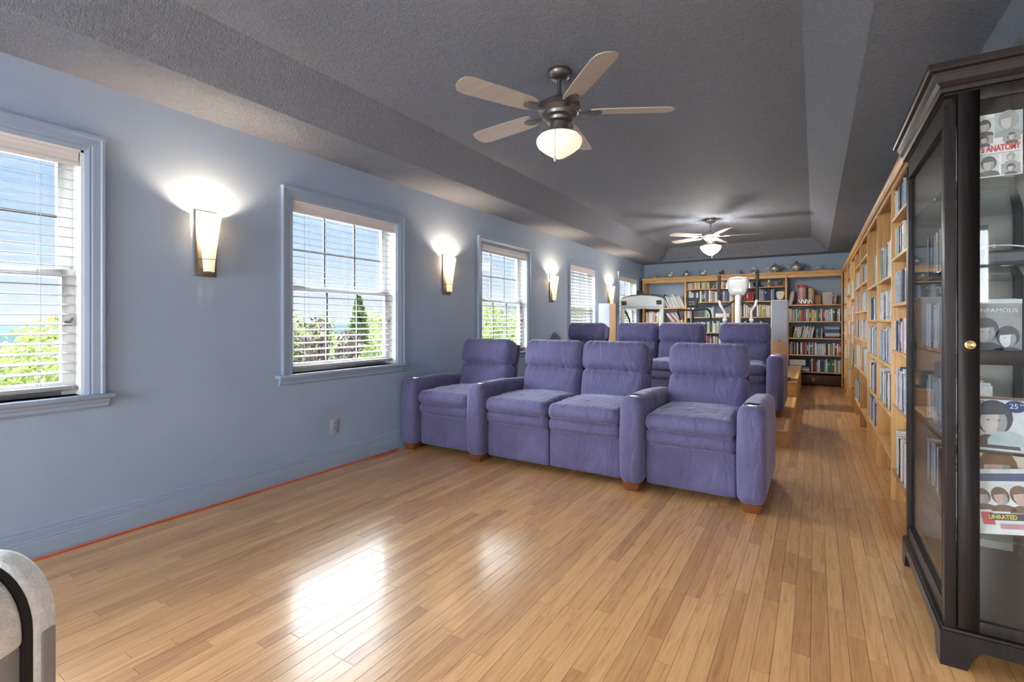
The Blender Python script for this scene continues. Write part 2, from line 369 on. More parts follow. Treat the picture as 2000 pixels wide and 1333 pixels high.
P = [(0, FY, Z1), (CW, FY, Z1), (CW, LEN, Z1), (0, LEN, Z1), (SL, SF, Z1), (SR, SF, Z1), (SR, SB, Z1), (SL, SB, Z1), (TL, TF, Z2), (TR, TF, Z2), (TR, TB, Z2), (TL, TB, Z2)]
ce.add(P, [(0, 1, 5, 4), (1, 2, 6, 5), (2, 3, 7, 6), (3, 0, 4, 7), (4, 5, 9, 8), (5, 6, 10, 9), (6, 7, 11, 10), (7, 4, 8, 11), (8, 9, 10, 11)])
cme = ce.mesh('ceiling', 'ceiling_brushed', smooth=False)
o = link('ceiling', cme); o['kind'] = 'structure'; o['label'] = 'dark grey brushed plaster tray ceiling'
struct('ceiling_side_space', 'white ceiling of the side space', B().box(CW+.09, AX, FY, 3.42, 2.6, 2.7), 'white_wall', smooth=False)
struct('ceiling_slab', 'roof deck above the tray ceiling', B().box(-.16, AX+.12, FY-.15, LEN+.15, 2.95, 3.1), 'roof_shingle', smooth=False)

# floor: planks
fl = struct('floor', 'honey oak strip floor', B().box(-.05, AX+.1, FY-.1, LEN+.1, -.05, -.013), 'floor_gap', smooth=False)
PW = .0572; plank_me = {}
pb = B().box(-.5, .5, 0, 1, -.014, 0)
pv = [(-.0283, 0, -.014), (.0283, 0, -.014), (.0283, 1, -.014), (-.0283, 1, -.014), (-.0283, 0, -.0012), (.0283, 0, -.0012), (.0283, 1, -.0012), (-.0283, 1, -.0012),
      (-.0276, .0002, 0), (.0276, .0002, 0), (.0276, .9998, 0), (-.0276, .9998, 0)]
pf = [(0, 1, 5, 4), (1, 2, 6, 5), (2, 3, 7, 6), (3, 0, 4, 7), (4, 5, 9, 8), (5, 6, 10, 9), (6, 7, 11, 10), (7, 4, 8, 11), (8, 9, 10, 11)]
pme = B().add(pv, pf).mesh('plank', 'floor_oak', smooth=False)
planks = []; xi = .001+PW/2
while xi < AX:
    yend = LEN if xi < CW else 3.42
    y = FY-random.random()*.9
    while y < yend:
        L = random.choice((.35, .5, .65, .8, .95, 1.1, 1.25, 1.45))*random.uniform(.9, 1.1)
        a, b_ = max(y, FY), min(y+L, yend)
        if b_-a > .03: planks.append((xi, a+.0006, b_-.0006))
        y += L
    xi += PW
def vis_area(p):
    x, a, b_ = p
    s = 0
    if a > 5.2 and x < 3.05: return 0
    for k in range(6):
        q = pix(x, a+(b_-a)*(k+.5)/6, 0)
        if q and 0 < q[0] < 2000 and 0 < q[1] < 1333: s += (b_-a)/6/q[2]**3
    return s
planks.sort(key=vis_area, reverse=True)
for x, a, b_ in planks[:300]:
    o = link('plank', pme, fl, (x, a, random.uniform(-.0004, .0003))); o.scale = (1, b_-a, 1)
rb = B(); tones = []
for x, a, b_ in planks[300:]:
    rb.add([(x+vx, a+vy*(b_-a), vz) for vx, vy, vz in pv], pf); tones += [random.random()]*len(pv)
rme = rb.mesh('plank_rest', 'floor_oak_rest', smooth=False)
at = rme.attributes.new('tone', 'FLOAT', 'POINT')
at.data.foreach_set('value', tones)
o = link('remaining_planks', rme, fl); o['kind'] = 'stuff'

# baseboard along the left wall
bp = [(0, 0), (.024, 0), (.024, .085), (.020, .092), (.022, .097), (.018, .104), (.018, .135), (.013, .141), (.015, .148), (.010, .156), (.008, .168), (0, .172)]
struct('baseboard_left', 'moulded blue-grey baseboard under the windows', B().prism(bp, 'y', FY, 10.5), 'trim_paint', smooth=False)
struct('baseboard_front', None, B().prism([(p[0], p[1]) for p in bp], 'x', 0, .001).box(0, CW, FY, FY+.02, 0, .16), 'trim_paint', smooth=False)

# ------------------------------------------------------------------ windows and blinds
def window(i, yc, hw):
    w = struct('window_%d' % (i+1), None, loc=(0, yc, 0))
    w['label'] = ['window at the left frame edge, cut by the picture border', 'double-hung window between the first and second wall lamps', 'double-hung window behind the leftmost front recliner', 'window with half-closed slats behind the back row', 'last window, behind the treadmill by the far corner'][i]
    io = hw-CAS
    prof = [(0, 0), (.030, 0), (.030, .012), (.024, .018), (.022, .05), (.018, .056), (.020, .064), (.012, CAS), (0, CAS)]  # x, offset from outer edge
    for s in (-1, 1):
        poly = [(x, s*(hw-o_)) for x, o_ in prof]
        part('casing', B().prism(poly, 'z', WZ0, WZ1), 'trim_paint', w, smooth=False)
    part('head_casing', B().prism([(x, WZ1-o_) for x, o_ in prof][::-1], 'y', -hw+.001, hw-.001).box(0, .038, -hw-.004, hw+.004, WZ1-.012, WZ1+.004), 'trim_paint', w, smooth=False)
    part('sill', B().box(-.13, .055, -hw-.045, hw+.045, WZ0-.026, WZ0), 'trim_paint', w, bevel=.009, seg=3)
    part('apron', B().prism([(0, WZ0-.026), (.034, WZ0-.026), (.030, WZ0-.045), (.020, WZ0-.05), (.020, WZ0-.066), (.010, WZ0-.078), (0, WZ0-.08)], 'y', -hw-.02, hw+.02), 'trim_paint', w, smooth=False)
    top = WZ1-CAS
    jb = B()
    for s in (-1, 1): jb.box(-.16, -.001, min(s*io, s*(io-.012)), max(s*io, s*(io-.012)), WZ0, top)
    jb.box(-.16, -.001, -io, io, top-.012, top)
    part('jamb', jb, 'white_paint', w, smooth=False)
    io2 = io-.012; mid = 1.425
    for nm, x, z0, z1, st, cols in (('upper_sash', -.13, mid-.02, top-.012, .062, 3), ('lower_sash', -.095, WZ0, mid+.022, .055, 3)):
        sb = B()
        for s in (-1, 1): sb.box(x-.018, x+.018, min(s*io2, s*(io2-st)), max(s*io2, s*(io2-st)), z0, z1)
        rb_, rt = (.036, .05) if nm == 'upper_sash' else (.07, .042)
        sb.box(x-.018, x+.018, -io2+st, io2-st, z0, z0+rb_); sb.box(x-.018, x+.018, -io2+st, io2-st, z1-rt, z1)
        sa = part(nm, sb, 'white_paint', w, bevel=.003)
        part('pane', B().box(x-.003, x+.003, -io2+st-.005, io2-st+.005, z0+rb_-.005, z1-rt+.005), 'window_glass', sa, smooth=False)
        gw = 2*(io2-st)
        if i:
            for k in (1, 2):
                yy = -io2+st+gw*k/3; part('muntin', B().box(x-.007, x+.007, yy-.007, yy+.007, z0+rb_, z1-rt), 'muntin_bronze', sa, smooth=False)
        zz = (z0+rb_+z1-rt)/2
        if nm == 'upper_sash': part('muntin', B().box(x-.006, x+.006, -io2+st, io2-st, zz-.007, zz+.007), 'muntin_bronze', sa, smooth=False)
    yl = hw-CAS-.06; part('sash_lock', B().box(-.078, -.062, yl, yl+.03, 1.15, 1.175).tube([(-.068, yl+.015, 1.16), (-.062, yl+.035, 1.19)], .006), 'pewter', w)
slat_mes = {}
def blind(i, yc, hw, tilt):
    lab = ['white slatted blind in the window cut by the left frame edge', 'white slatted blind between the first and second wall lamps', 'white slatted blind above the leftmost front recliner', 'half-closed blind over the dark back-row recliner', 'white slatted blind in the last window behind the treadmill'][i]
    t = thing('window_blind', lab, 'blind', (-.038, yc, WZ0), group='slatted blinds of the left wall')
    h = hw-CAS-.02; top = WZ1-CAS-WZ0
    part('valance', B().prism([(.012, top-.008), (.030, top-.008), (.034, top-.02), (.030, top-.035), (.030, top-.06), (.036, top-.075), (.034, top-.085), (.012, top-.085)], 'y', -h, h), 'blind_valance', t, smooth=False)
    part('headrail', B().box(-.028, .012, -h+.004, h-.004, top-.06, top-.008), 'white_paint', t, smooth=False)
    z = top-.105; key = (round(h, 3), tilt)
    if key not in slat_mes:
        b = B(); n = 5
        pts = [(-.025+.05*k/n, .0012*(1-(2*k/n-1)**2)) for k in range(n+1)]
        poly = pts+[(x, zz-.0024) for x, zz in pts[::-1]]
        c, s = math.cos(tilt), math.sin(tilt)
        slat_mes[key] = b.prism([(x*c-zz*s, x*s+zz*c) for x, zz in poly], 'y', -h+.006, h-.006).mesh('slat', 'blind_slat', angle=30)
    while z > .075:
        link('slat', slat_mes[key], t, (-.012, random.uniform(-.001, .001), z)); z -= .0505
    part('bottom_rail', B().box(-.037, .013, -h+.006, h-.006, .030, .052), 'blind_slat', t, bevel=.004)
    for yy in (-h*.72, 0, h*.72):
        part('ladder_cord', B().tube([(.0145, yy, .05), (.0145, yy, top-.06)], .0011, 5).tube([(-.0385, yy, .05), (-.0385, yy, top-.06)], .0011, 5), 'cord_grey', t)
    pc = part('pull_cord', B().tube([(.019, -h*.80, top-.08), (.019, -h*.80, .38)], .0012, 5), 'cord_grey', t)
    part('tassel', B().lathe([(.002, .385), (.006, .375), (.008, .35), (.005, .345), (.0, .344)], (.019, -h*.80), 8), 'pewter', pc)
for i, (yc, hw) in enumerate(WINS):
    window(i, yc, hw); blind(i, yc, hw, (R(-10), R(-10), R(-10), R(-42), R(-12))[i])
for k, (x0, x1, z0, z1) in enumerate(((.55, 1.75, .8, 2.08), (2.15, 3.35, .8, 2.08), (4.45, 5.05, 1.35, 2.3), (5.3, 6.1, 1.35, 2.3))):
    b = B(); w_ = .05
    b.box(x0, x0+w_, FY-.1, FY+.02, z0, z1).box(x1-w_, x1, FY-.1, FY+.02, z0, z1).box(x0, x1, FY-.1, FY+.02, z0, z0+w_).box(x0, x1, FY-.1, FY+.02, z1-w_, z1)
    b.box(x0, x1, FY-.01, FY+.015, (z0+z1)/2-.02, (z0+z1)/2+.02)
    struct('window_%d' % (k+6), None, b, 'white_paint', smooth=False)  # first two frames belong to windows added for fill light
b = B()
for y0, y1, z0, z1 in ((-2.23, -2.18, WZ0, WZ1-CAS), (-1.28, -1.23, WZ0, WZ1-CAS), (-2.18, -1.28, WZ0, WZ0+.06), (-2.18, -1.28, WZ1-CAS-.05, WZ1-CAS), (-2.18, -1.28, 1.41, 1.45)): b.box(-.13, -.06, y0, y1, z0, z1)
struct('window_10', None, b, 'white_paint', smooth=False)

# ------------------------------------------------------------------ wall lamps, outlet, cord
SCON = [(1.585, 'wall lamp nearest the viewer, left of the second window'), (3.95, 'wall lamp between the second and third windows'), (6.34, 'wall lamp right of the third window'), (8.69, 'farthest wall lamp, beside the last window')]
for yc, lab in SCON+[(-.85, 'wall lamp behind the viewer')]:
    if yc < 0: continue
    t = thing('wall_sconce', 'cone glass '+lab, 'wall lamp', (0, yc, 1.455), group='cone wall lamps')
    part('backplate', B().box(0, .014, -.0625, .0625, 0, .41), 'bronze_plate', t, bevel=.003)
    prof = [(.026, .028), (.030, .03), (.034, .09), (.042, .17), (.052, .26), (.062, .335), (.068, .375), (.064, .375), (.058, .335), (.046, .24), (.036, .15), (.028, .06), (0, .05)]
    part('shade', B().lathe(prof, (.046, 0), 24, a0=-PI*.62, a1=PI*.62), 'sconce_shade', t)
    part('band', B().tube([(.016, -.052, .105)]+[(.046+.0385*math.cos(a), .0385*math.sin(a), .105) for a in [R(x) for x in range(-100, 101, 20)]]+[(.016, .052, .105)], .0022, 6), 'pewter', t)
    part('bulb_holder', B().lathe([(0, .2), (.012, .2), (.012, .27), (0, .27)], (.07, 0), 10), 'white_paint', t)
    l = lamp('sconce_bulb', 'POINT', 9.5, (1, .74, .48), (.082, 0, .338), shadow_soft_size=.014); l.parent = t
t = thing('wall_outlet', 'blue-grey double wall outlet above the baseboard', 'outlet', (0, 2.56, .333))
part('plate', B().box(0, .006, -.035, .035, -.058, .058), 'outlet_plastic', t, bevel=.003)
for s in (-1, 1):
    r_ = part('receptacle', B().box(.004, .0075, -.016, .016, s*.026-.014, s*.026+.014), 'outlet_plastic', t, bevel=.002)
    part('slot', B().box(.0072, .0078, -.008, -.005, s*.026-.004, s*.026+.006).box(.0072, .0078, .005, .008, s*.026-.004, s*.026+.006), 'dark_slot', r_, smooth=False)
cp = [(.032+.003*math.sin(k*1.1), .0+k*.12, .006) for k in range(28)]
tag(link('power_cord', B().tube(cp+[(.05, 3.18, .006), (.075, 3.05, .006), (.07, 2.95, .006), (.06, 2.90, .006)], .0055, 8).mesh('power_cord', 'cord_red')), 'thin red cord lying along the foot of the baseboard', 'cord')

# ------------------------------------------------------------------ ceiling fans
def fan(loc, lab, metal, globe, gprof, phase):
    t = thing('ceiling_fan', lab, 'ceiling fan', loc, group='ceiling fans')     # origin at the ceiling
    part('canopy', B().lathe([(0, 0), (.072, 0), (.075, -.012), (.070, -.03), (.052, -.05), (.02, -.06), (0, -.06)], n=28), metal, t)
    part('downrod', B().lathe([(.013, -.05), (.013, -.19)], n=12), metal, t)
    part('motor_housing', B().lathe([(0, -.15), (.03, -.155), (.045, -.185), (.105, -.195), (.128, -.21), (.132, -.245), (.118, -.262), (.108, -.268), (.104, -.285), (.082, -.295), (.078, -.312), (.055, -.32), (.054, -.372), (0, -.372)], n=36), metal, t)
    for k in range(5):
        a = phase+2*PI*k/5; M = Matrix.Rotation(a, 4, 'Z')
        tw = Matrix.Rotation(R(11), 4, 'X')
        bl = B(); out = [(.19, -.05), (.22, -.06), (.40, -.068), (.62, -.07), (.665, -.06), (.685, -.03), (.688, 0), (.685, .03), (.665, .06), (.62, .07), (.40, .068), (.22, .06), (.19, .05)]
        bl.prism(out, 'z', -.254, -.248, Matrix.Rotation(a, 4, 'Z') @ Matrix.Translation((0, 0, -.25)) @ tw @ Matrix.Translation((0, 0, .25)))
        bo = part('blade', bl, 'blade_taupe', t, smooth=False)
        part('blade_bracket', B().prism([(.10, -.018), (.16, -.014), (.2, -.04), (.245, -.03), (.26, 0), (.245, .03), (.2, .04), (.16, .014), (.10, .018)], 'z', -.262, -.256, M), metal, bo, smooth=False)
    part('light_fitter', B().lathe([(.054, -.365), (.075, -.372), (.108, -.385), (.112, -.398), (.09, -.40)], n=32), metal, t)
    part('glass_shade', B().lathe(gprof, n=36), globe, t)
    pc = part('pull_chain', B().tube([(.03, -.075, -.35), (.04, -.10, -.37), (.042, -.135, -.40), (.042, -.14, -.56)], .0016, 6), 'chrome', t)
    part('chain_knob', B().lathe([(.002, -.555), (.007, -.575), (.008, -.59), (.004, -.598), (0, -.6)], (.042, -.14), 10), 'white_paint', pc)
fan((1.95, 2.67, Z2), 'ceiling fan with pointed glass light, nearest the viewer', 'pewter', 'fan_globe',
    [(.09, -.392), (.122, -.398), (.138, -.418), (.139, -.437), (.128, -.462), (.098, -.487), (.066, -.508), (.035, -.526), (.012, -.535), (0, -.537)], .5)
fan((1.95, 7.75, Z2), 'ceiling fan with shallow bowl light, far over the exercise machines', 'nickel', 'fan_bowl',
    [(.09, -.396), (.142, -.402), (.145, -.412), (.13, -.445), (.10, -.482), (.055, -.515), (.02, -.533), (0, -.537)], .2)

# ------------------------------------------------------------------ platforms
def platform(name, lab, y0, y1, z0, z1, x1):
    t = thing(name, lab, 'platform', (0, y0, 0))
    L = y1-y0
    part('side_skirt', B().box(x1-.02, x1, 0, L, 0, z1-.02), 'oak_long_y', t, smooth=False)
    part('front_riser', B().box(.03, x1-.02, .0, .02, z0, z1-.02), 'oak_long_x', t, smooth=False)
    part('nosing', B().box(.03, x1+.008, -.022, .04, z1-.02, z1), 'step_oak', t, bevel=.005)
    part('side_nosing', B().box(x1-.04, x1+.008, .04, L, z1-.02, z1), 'oak_long_y', t, bevel=.004)
    part('deck', B().box(.03, x1-.04, .04, L, z1-.04, z1-.012), 'floor_gap', t, smooth=False)
    n = int((x1-.07)/.083); wd = (x1-.07)/n; me = B().box(0, wd-.0008, .041, L, z1-.012, z1-.001).mesh('deck_plank', 'floor_oak', smooth=False)
    for k in range(n): link('deck_plank', me, t, (.03+k*wd, 0, 0))
platform('seating_platform', 'low oak platform under the back row of recliners', 5.18, 7.6, 0, .155, 3.06)
platform('exercise_platform', 'higher oak platform under the speakers and exercise machines', 7.6, 10.49, .155, .355, 3.06)

# ------------------------------------------------------------------ recliners
FAB = 'purple_microfiber'; SW = .58; AW = .165
def wob(amp, sc, seed):
    def f(w):
        k = noise.noise(Vector((w.x*sc+seed, w.y*sc, w.z*sc)))
        return (w.x, w.y+amp*k, w.z+amp*noise.noise(Vector((w.x*sc, w.y*sc+seed, w.z*sc+9))))
    return f
def pillow(cx, cz, hx, hz, amp, seed, axis='y', fold=.0):
    def f(w):
        u = max(-1, min(1, (w.x-cx)/hx))
        if axis == 'y':
            v = max(-1, min(1, (w.z-cz)/hz)); k = (1-u*u)*(1-v*v)
            return (w.x, w.y-amp*k+.004*noise.noise(Vector((w.x*9+seed, w.z*9, w.y*4)))+fold*(math.sin(w.x*85+seed+6*noise.noise(Vector((w.x*6, w.z*5, seed))))+.6*math.sin(w.x*140+w.z*30+seed))*max(0, abs(v)-.25)*(.4+.6*abs(noise.noise(Vector((w.x*4+seed, 0, w.z*3))))), w.z)
        v = max(-1, min(1, (w.y-cz)/hz)); k = (1-u*u)*(1-v*v)
        return (w.x, w.y-.018*(1-u*u)*max(0, 1-(w.y-.03)/.2), w.z+amp*k+.005*noise.noise(Vector((w.x*9+seed, w.y*9, 3)))+.0035*math.sin(w.x*60+w.y*70+5*noise.noise(Vector((w.x*5, w.y*5, 1))))*max(0, abs(u)-.3))
    return f
def lean(a, y, z): return Matrix.Translation((0, y, z)) @ Matrix.Rotation(-a, 4, 'X') @ Matrix.Translation((0, -y, -z))
Mb = lean(R(13), .66, .50)
CH = {}
g = .004
CH['footrest_panel'] = B().rbox(g, SW-g, .085, .15, .055, .345, .022, 6, wob(.003, 7, 2)).mesh('footrest_panel', FAB, weld=True, angle=60)
CH['footrest_cushion'] = B().rbox(g, SW-g, .045, .45, .33, .445, .05, 8, wob(.005, 8, 5)).mesh('footrest_cushion', FAB, weld=True, angle=60)
CH['seat_cushion'] = B().rbox(g, SW-g, .03, .78, .43, .545, .052, 26, pillow(SW/2, .4, SW/2, .37, .026, 1, 'z')).mesh('seat_cushion', FAB, weld=True, angle=60)
CH['backrest'] = B().rbox(g, SW-g, .62, .80, .47, .775, .06, 34, pillow(SW/2, .62, SW/2, .16, .03, 3, fold=.010), Mb).mesh('backrest', FAB, weld=True, angle=60)
CH['headrest'] = B().rbox(g-.003, SW-g+.003, .585, .80, .755, 1.015, .075, 34, pillow(SW/2, .885, SW/2, .13, .026, 7, fold=.011), Mb).mesh('headrest', FAB, weld=True, angle=60)
CH['back_shell'] = B().rbox(.012, SW-.012, .80, .85, .12, .99, .025, 5, wob(.002, 6, 1), Mb).mesh('back_shell', FAB, weld=True, angle=60)
CH['base'] = B().rbox(.015, SW-.015, .14, .80, .05, .44, .02, 2).mesh('base', FAB, weld=True, angle=60)
def armfn(w):
    # rounded front top; gentle belly
    y, z = w.y, w.z
    z2 = z
    if z > .35:
        t = max(0, .12-y)/.12; z2 = .35+(z-.35)*(1-.045*t*t)
        if y > .45: z2 -= (z-.35)/.3*.03*((y-.45)/.5)
    b = .010*math.sin(max(0, min(1, z/.65))*PI)
    x = w.x+(b if w.x > AW/2 else -b)*.5
    return (x, y-.012*math.sin(PI*min(1, max(0, z-.05)/.55)), z2)
CH['arm'] = B().rbox(.004, AW-.004, 0, .92, .052, .655, .055, 10, armfn).mesh('arm', FAB, weld=True, angle=60)
CH['arm_foot'] = B().add([(.045, .04, 0), (.125, .04, 0), (.125, .12, 0), (.045, .12, 0), (.022, .015, .06), (.145, .015, .06), (.145, .14, .06), (.022, .14, .06)], [(0, 3, 2, 1), (4, 5, 6, 7), (0, 1, 5, 4), (1, 2, 6, 5), (2, 3, 7, 6), (3, 0, 4, 7)]).mesh('foot', 'chair_foot_wood', bevel=.004)
CH['cup_ring'] = B().lathe([(.040, 0), (.046, .003), (.049, .001), (.0495, -.004), (.040, -.006), (.040, 0)], (AW/2, .115), 28).mesh('cup_ring', 'chrome')
CH['cup_well'] = B().lathe([(.0405, .0012), (.036, .0008), (0, .0004)], (AW/2, .115), 24).mesh('cup_well', 'dark_slot')
def arm(t, x):
    a = link('armrest', CH['arm'], t, (x, 0, 0))
    link('foot', CH['arm_foot'], a)
    c = link('cup_holder', CH['cup_ring'], a, (0, 0, .6575), (R(-1.0), 0, 0)); tag(c, 'chrome cup holder ring')
    wl_ = link('cup_holder_well', CH['cup_well'], a, (0, 0, .6575), (R(-1.0), 0, 0))
    link('rear_foot', CH['arm_foot'], a, (0, .76, 0))
SEATX = [.205, .95, 1.531, 2.28]
FLAB = ['leftmost front-row purple recliner, against the wall', 'front-row purple recliner, second from the left wall', 'front-row purple recliner, third from the left wall', 'rightmost front-row purple recliner, with both armrests']
BLAB = ['leftmost back-row purple recliner, under the half-closed blind', 'back-row purple recliner, second from the left wall', 'back-row purple recliner, third from the left wall', 'rightmost back-row purple recliner on the platform edge']
for row, (y0, z0, dx, labs) in enumerate(((3.25, 0, 0, FLAB), (5.83, .155, -.032, BLAB))):
    for k, x in enumerate(SEATX):
        t = thing('home_theater_recliner', labs[k], 'recliner', (x+dx, y0, z0), group='purple recliners in two rows')
        for nm in ('footrest_panel', 'footrest_cushion', 'seat_cushion', 'backrest', 'headrest', 'back_shell', 'base'):
            link(nm, CH[nm], t)
        if k != 2: arm(t, -AW-.001)
        if k == 3: arm(t, SW+.001)
        if k == 2:
            f_ = link('foot', CH['arm_foot'], t, (.05, .7, 0)); link('foot', CH['arm_foot'], t, (.05, .22, 0))

# ------------------------------------------------------------------ books and disc cases
def bookmesh(kind):
    b = B()     # spine at y=0 facing -y, x 0..1, z 0..1, y 0..1
    b.prism([(0, .05), (.12, .02), (.5, 0), (.88, .02), (1, .05), (1, 1), (0, 1)], 'z', 0, 1)
    b.cur = 1; b.box(.08, .92, .06, .985, .97, 1.001)
    if kind == 1: b.box(.12, .88, -.002, .03, .66, .80)
    if kind == 2: b.box(.06, .94, -.001, .03, .86, .885); b.box(.06, .94, -.001, .03, .14, .165)
    if kind == 3: b.box(.3, .7, -.002, .03, .3, .75)
    return b.mesh('book', ['spine_white', ('paper', 'paper', 'spine_yellow', 'paper')[kind]], smooth=False)
def casemesh(kind):
    b = B().box(.03, .97, 0, 1, 0, 1)
    b.cur = 1
    if kind == 1: b.box(.2, .8, -.002, .02, .3, .8)
    if kind == 2: b.box(.08, .92, -.002, .02, .88, .96); b.box(.3, .7, -.003, .02, .2, .6)
    if kind == 0: b.box(.2, .8, -.003, .02, .05, .12)
    return b.mesh('disc_case', ['spine_white', ('spine_charcoal', 'spine_silver', 'spine_dark blue')[kind]], smooth=False)
BOOKS = [bookmesh(k) for k in range(4)]; CASES = [casemesh(k) for k in range(3)]; BOOK = BOOKS[0]; CASE = CASES[0]
def volume(name, me, col, parent, M):
    o = link(name, me, parent); o.matrix_world = M
    o.material_slots[0].link = 'OBJECT'; o.material_slots[0].material = MATS['spine_'+col]
    return o
def shelf_row(x0, x1, z, y, cols, place, kind='book', h=(.19, .25), w=(.018, .042), depth=.17, fill=1.0, lean_=0, group='books', stack=None):
    x = x0+.004; i = 0
    end = x0+(x1-x0)*fill
    while True:
        wd = random.uniform(*w); hh = random.uniform(*h)
        if x+wd+h[1]*math.sin(abs(lean_)) > end: break
        col = random.choice(cols) if not callable(cols) else cols(i)
        M = Matrix.Translation((x, y+random.uniform(0, .015), z+.001))
        if lean_:
            if lean_ < 0:
                M = Matrix.Translation((x+h[1]*math.sin(-lean_), y+random.uniform(0, .01), z+.001)) @ Matrix.Rotation(lean_, 4, 'Y')
            else: M = Matrix.Translation((x, y+random.uniform(0, .01), z+.001+wd*math.sin(lean_))) @ Matrix.Rotation(lean_, 4, 'Y')
        M = M @ Matrix.Diagonal((wd, depth, hh, 1))
        o = volume(kind.replace(' ', '_'), random.choice((BOOKS[0], BOOKS[0], BOOKS[0], BOOKS[1], BOOKS[2], BOOKS[3])), col, None, M)
        tag(o, '%s %s, %s from left %s' % (col, kind, ORD[i], place), kind, group)
        x += wd/max(.3, math.cos(lean_))+.0012; i += 1
    return x, i

# ------------------------------------------------------------------ back bookcases
YB = 10.5; BX = [.08, .967, 1.872, 2.795, 3.70]
BSH = [[.10, .50, .85, 1.16, 1.465], [.10, .38, .66, .955, 1.267, 1.578, 1.845], [.10, .38, .66, .955, 1.267, 1.575, 1.845], [.25, .56, .872, 1.18, 1.488]]
BNAME = ['back bookcase behind the treadmill, next to the windows', 'back bookcase behind the black exercise bike', 'back bookcase behind the white elliptical', 'back bookcase in the right corner, with a dark drawer']
for k in range(4):
    x0, x1 = BX[k], BX[k+1]; t = thing('bookcase', 'oak '+BNAME[k], 'bookcase', (x0, YB, 0), group='back wall bookcases')
    wdt = x1-x0
    part('side_panel', B().box(0, .034, 0, .38, 0, 2.06), 'oak_upright', t, bevel=.002)
    if k == 3: part('side_panel', B().box(wdt-.024, wdt-.002, .03, .38, 0, 2.06), 'oak_upright', t, bevel=.002)
    for z in BSH[k]: part('shelf', B().box(.035, wdt-.001-(.024 if k == 3 else 0), .012, .378, z-.02, z), 'oak_long_x', t, bevel=.002)
    part('valance', B().box(.035, wdt-.001-(.024 if k == 3 else 0), .02, .04, 2.0, 2.06), 'oak_long_x', t, smooth=False)
    if k == 3:
        d = part('drawer', B().box(.04, wdt-.03, .02, .36, .02, .19), 'dark_drawer', t, bevel=.004)
        part('ring_pull', B().lathe([(.018, .0), (.018, .004), (.014, .004), (.014, 0)], n=18, M=Matrix.Translation((wdt/2, .016, .11)) @ Matrix.Rotation(PI/2, 4, 'X')), 'brass', d)
    else: part('toe_kick', B().box(.035, wdt-.001, .03, .05, 0, .08), 'oak_long_x', t, smooth=False)
tb = thing('bookcase_cornice', 'long oak top board running over the four back bookcases', 'cornice', (BX[0], YB, 2.06))
part('top_board', B().box(-.01, BX[4]-BX[0], -.022, .385, .026, .05), 'oak_long_x', tb, bevel=.004)
part('moulding', B().prism([(-.001, 0), (-.008, 0), (-.018, .018), (-.02, .026), (-.001, .026)], 'x', -.008, BX[4]-BX[0]), 'oak_long_x', tb, smooth=False)

mixed = ['white', 'cream', 'pale grey', 'charcoal', 'blue', 'teal', 'red', 'black', 'brown', 'silver', 'dark blue', 'tan']
YBK = YB+.035
def brow(k, s, cols, place, **kw):
    z = BSH[k][s]; a = kw.pop('a', 0); b_ = kw.pop('b', 1); x0 = BX[k]+.036; x1 = BX[k+1]-(.03 if k == 3 else .003)
    return shelf_row(x0+(x1-x0)*a, x0+(x1-x0)*b_, z, YBK, cols, place, **kw)
CN = ['treadmill', 'bike', 'elliptical', 'corner']
lp = ['white', 'white', 'pale grey', 'white', 'dark blue', 'cream', 'lavender']
brow(0, 4, lp, 'on the upper shelf behind the treadmill', a=.42, b=1, lean_=R(-24), h=(.25, .31), w=(.012, .026), depth=.26, kind='record sleeve', group='leaning record sleeves')
brow(0, 4, lp, 'by the window, upper treadmill shelf', a=.02, b=.40, h=(.22, .30), w=(.012, .026), depth=.26, kind='record sleeve', group='leaning record sleeves')
brow(0, 3, ['pink', 'cream', 'white', 'pale grey', 'brown'], 'by the window, lower treadmill shelf', a=.03, b=.45, h=(.20, .25), w=(.012, .03), depth=.22, kind='folder', group='folders behind the treadmill')
brow(0, 3, ['pink', 'cream', 'white', 'pale grey', 'brown'], 'leaning right on the lower treadmill shelf', a=.5, b=.98, lean_=R(-38), h=(.22, .26), w=(.012, .028), depth=.22, kind='folder', group='folders behind the treadmill')
c1 = ['tan', 'white', 'pale grey', 'white', 'orange', 'cream', 'yellow', 'cream', 'charcoal', 'yellow', 'cream', 'mint', 'orange', 'cream']
brow(1, 6, lambda i: c1[i % 14], 'on the top shelf of the bike bookcase', b=.52, h=(.125, .145), w=(.022, .04))
brow(1, 6, lambda i: ['brown', 'cream', 'orange', 'cream', 'orange'][i % 5], 'at the right, bike bookcase top shelf', a=.62, b=1, h=(.12, .145), w=(.025, .05))
c2 = ['charcoal', 'white', 'pale grey', 'pale blue', 'dark blue', 'white', 'charcoal', 'white', 'charcoal', 'dark blue', 'silver', 'charcoal', 'white', 'lavender', 'pink', 'white', 'white', 'charcoal', 'dark blue', 'silver', 'blue', 'charcoal', 'white', 'dark blue']
brow(1, 5, lambda i: c2[i % 24], 'on the second shelf of the bike bookcase', h=(.19, .24), w=(.022, .05))
brow(1, 4, ['maroon', 'charcoal', 'white', 'silver', 'dark blue', 'white'], 'on the third shelf of the bike bookcase', b=.2, h=(.19, .23), w=(.02, .035))
brow(1, 4, ['pale blue', 'white', 'green', 'cream'], 'beside the bike console on the third shelf', a=.38, b=.62, h=(.18, .22), w=(.02, .035))
brow(1, 3, ['white', 'pale grey', 'cream', 'charcoal', 'teal'], 'on the fourth shelf of the bike bookcase', a=.1, b=.95, h=(.18, .23), w=(.02, .04))
brow(1, 2, mixed, 'on the fifth shelf of the bike bookcase', h=(.18, .24), w=(.02, .045))
brow(2, 5, ['red', 'maroon', 'red', 'pink'], 'at the left, elliptical bookcase second shelf', b=.42, h=(.16, .21), w=(.022, .04))
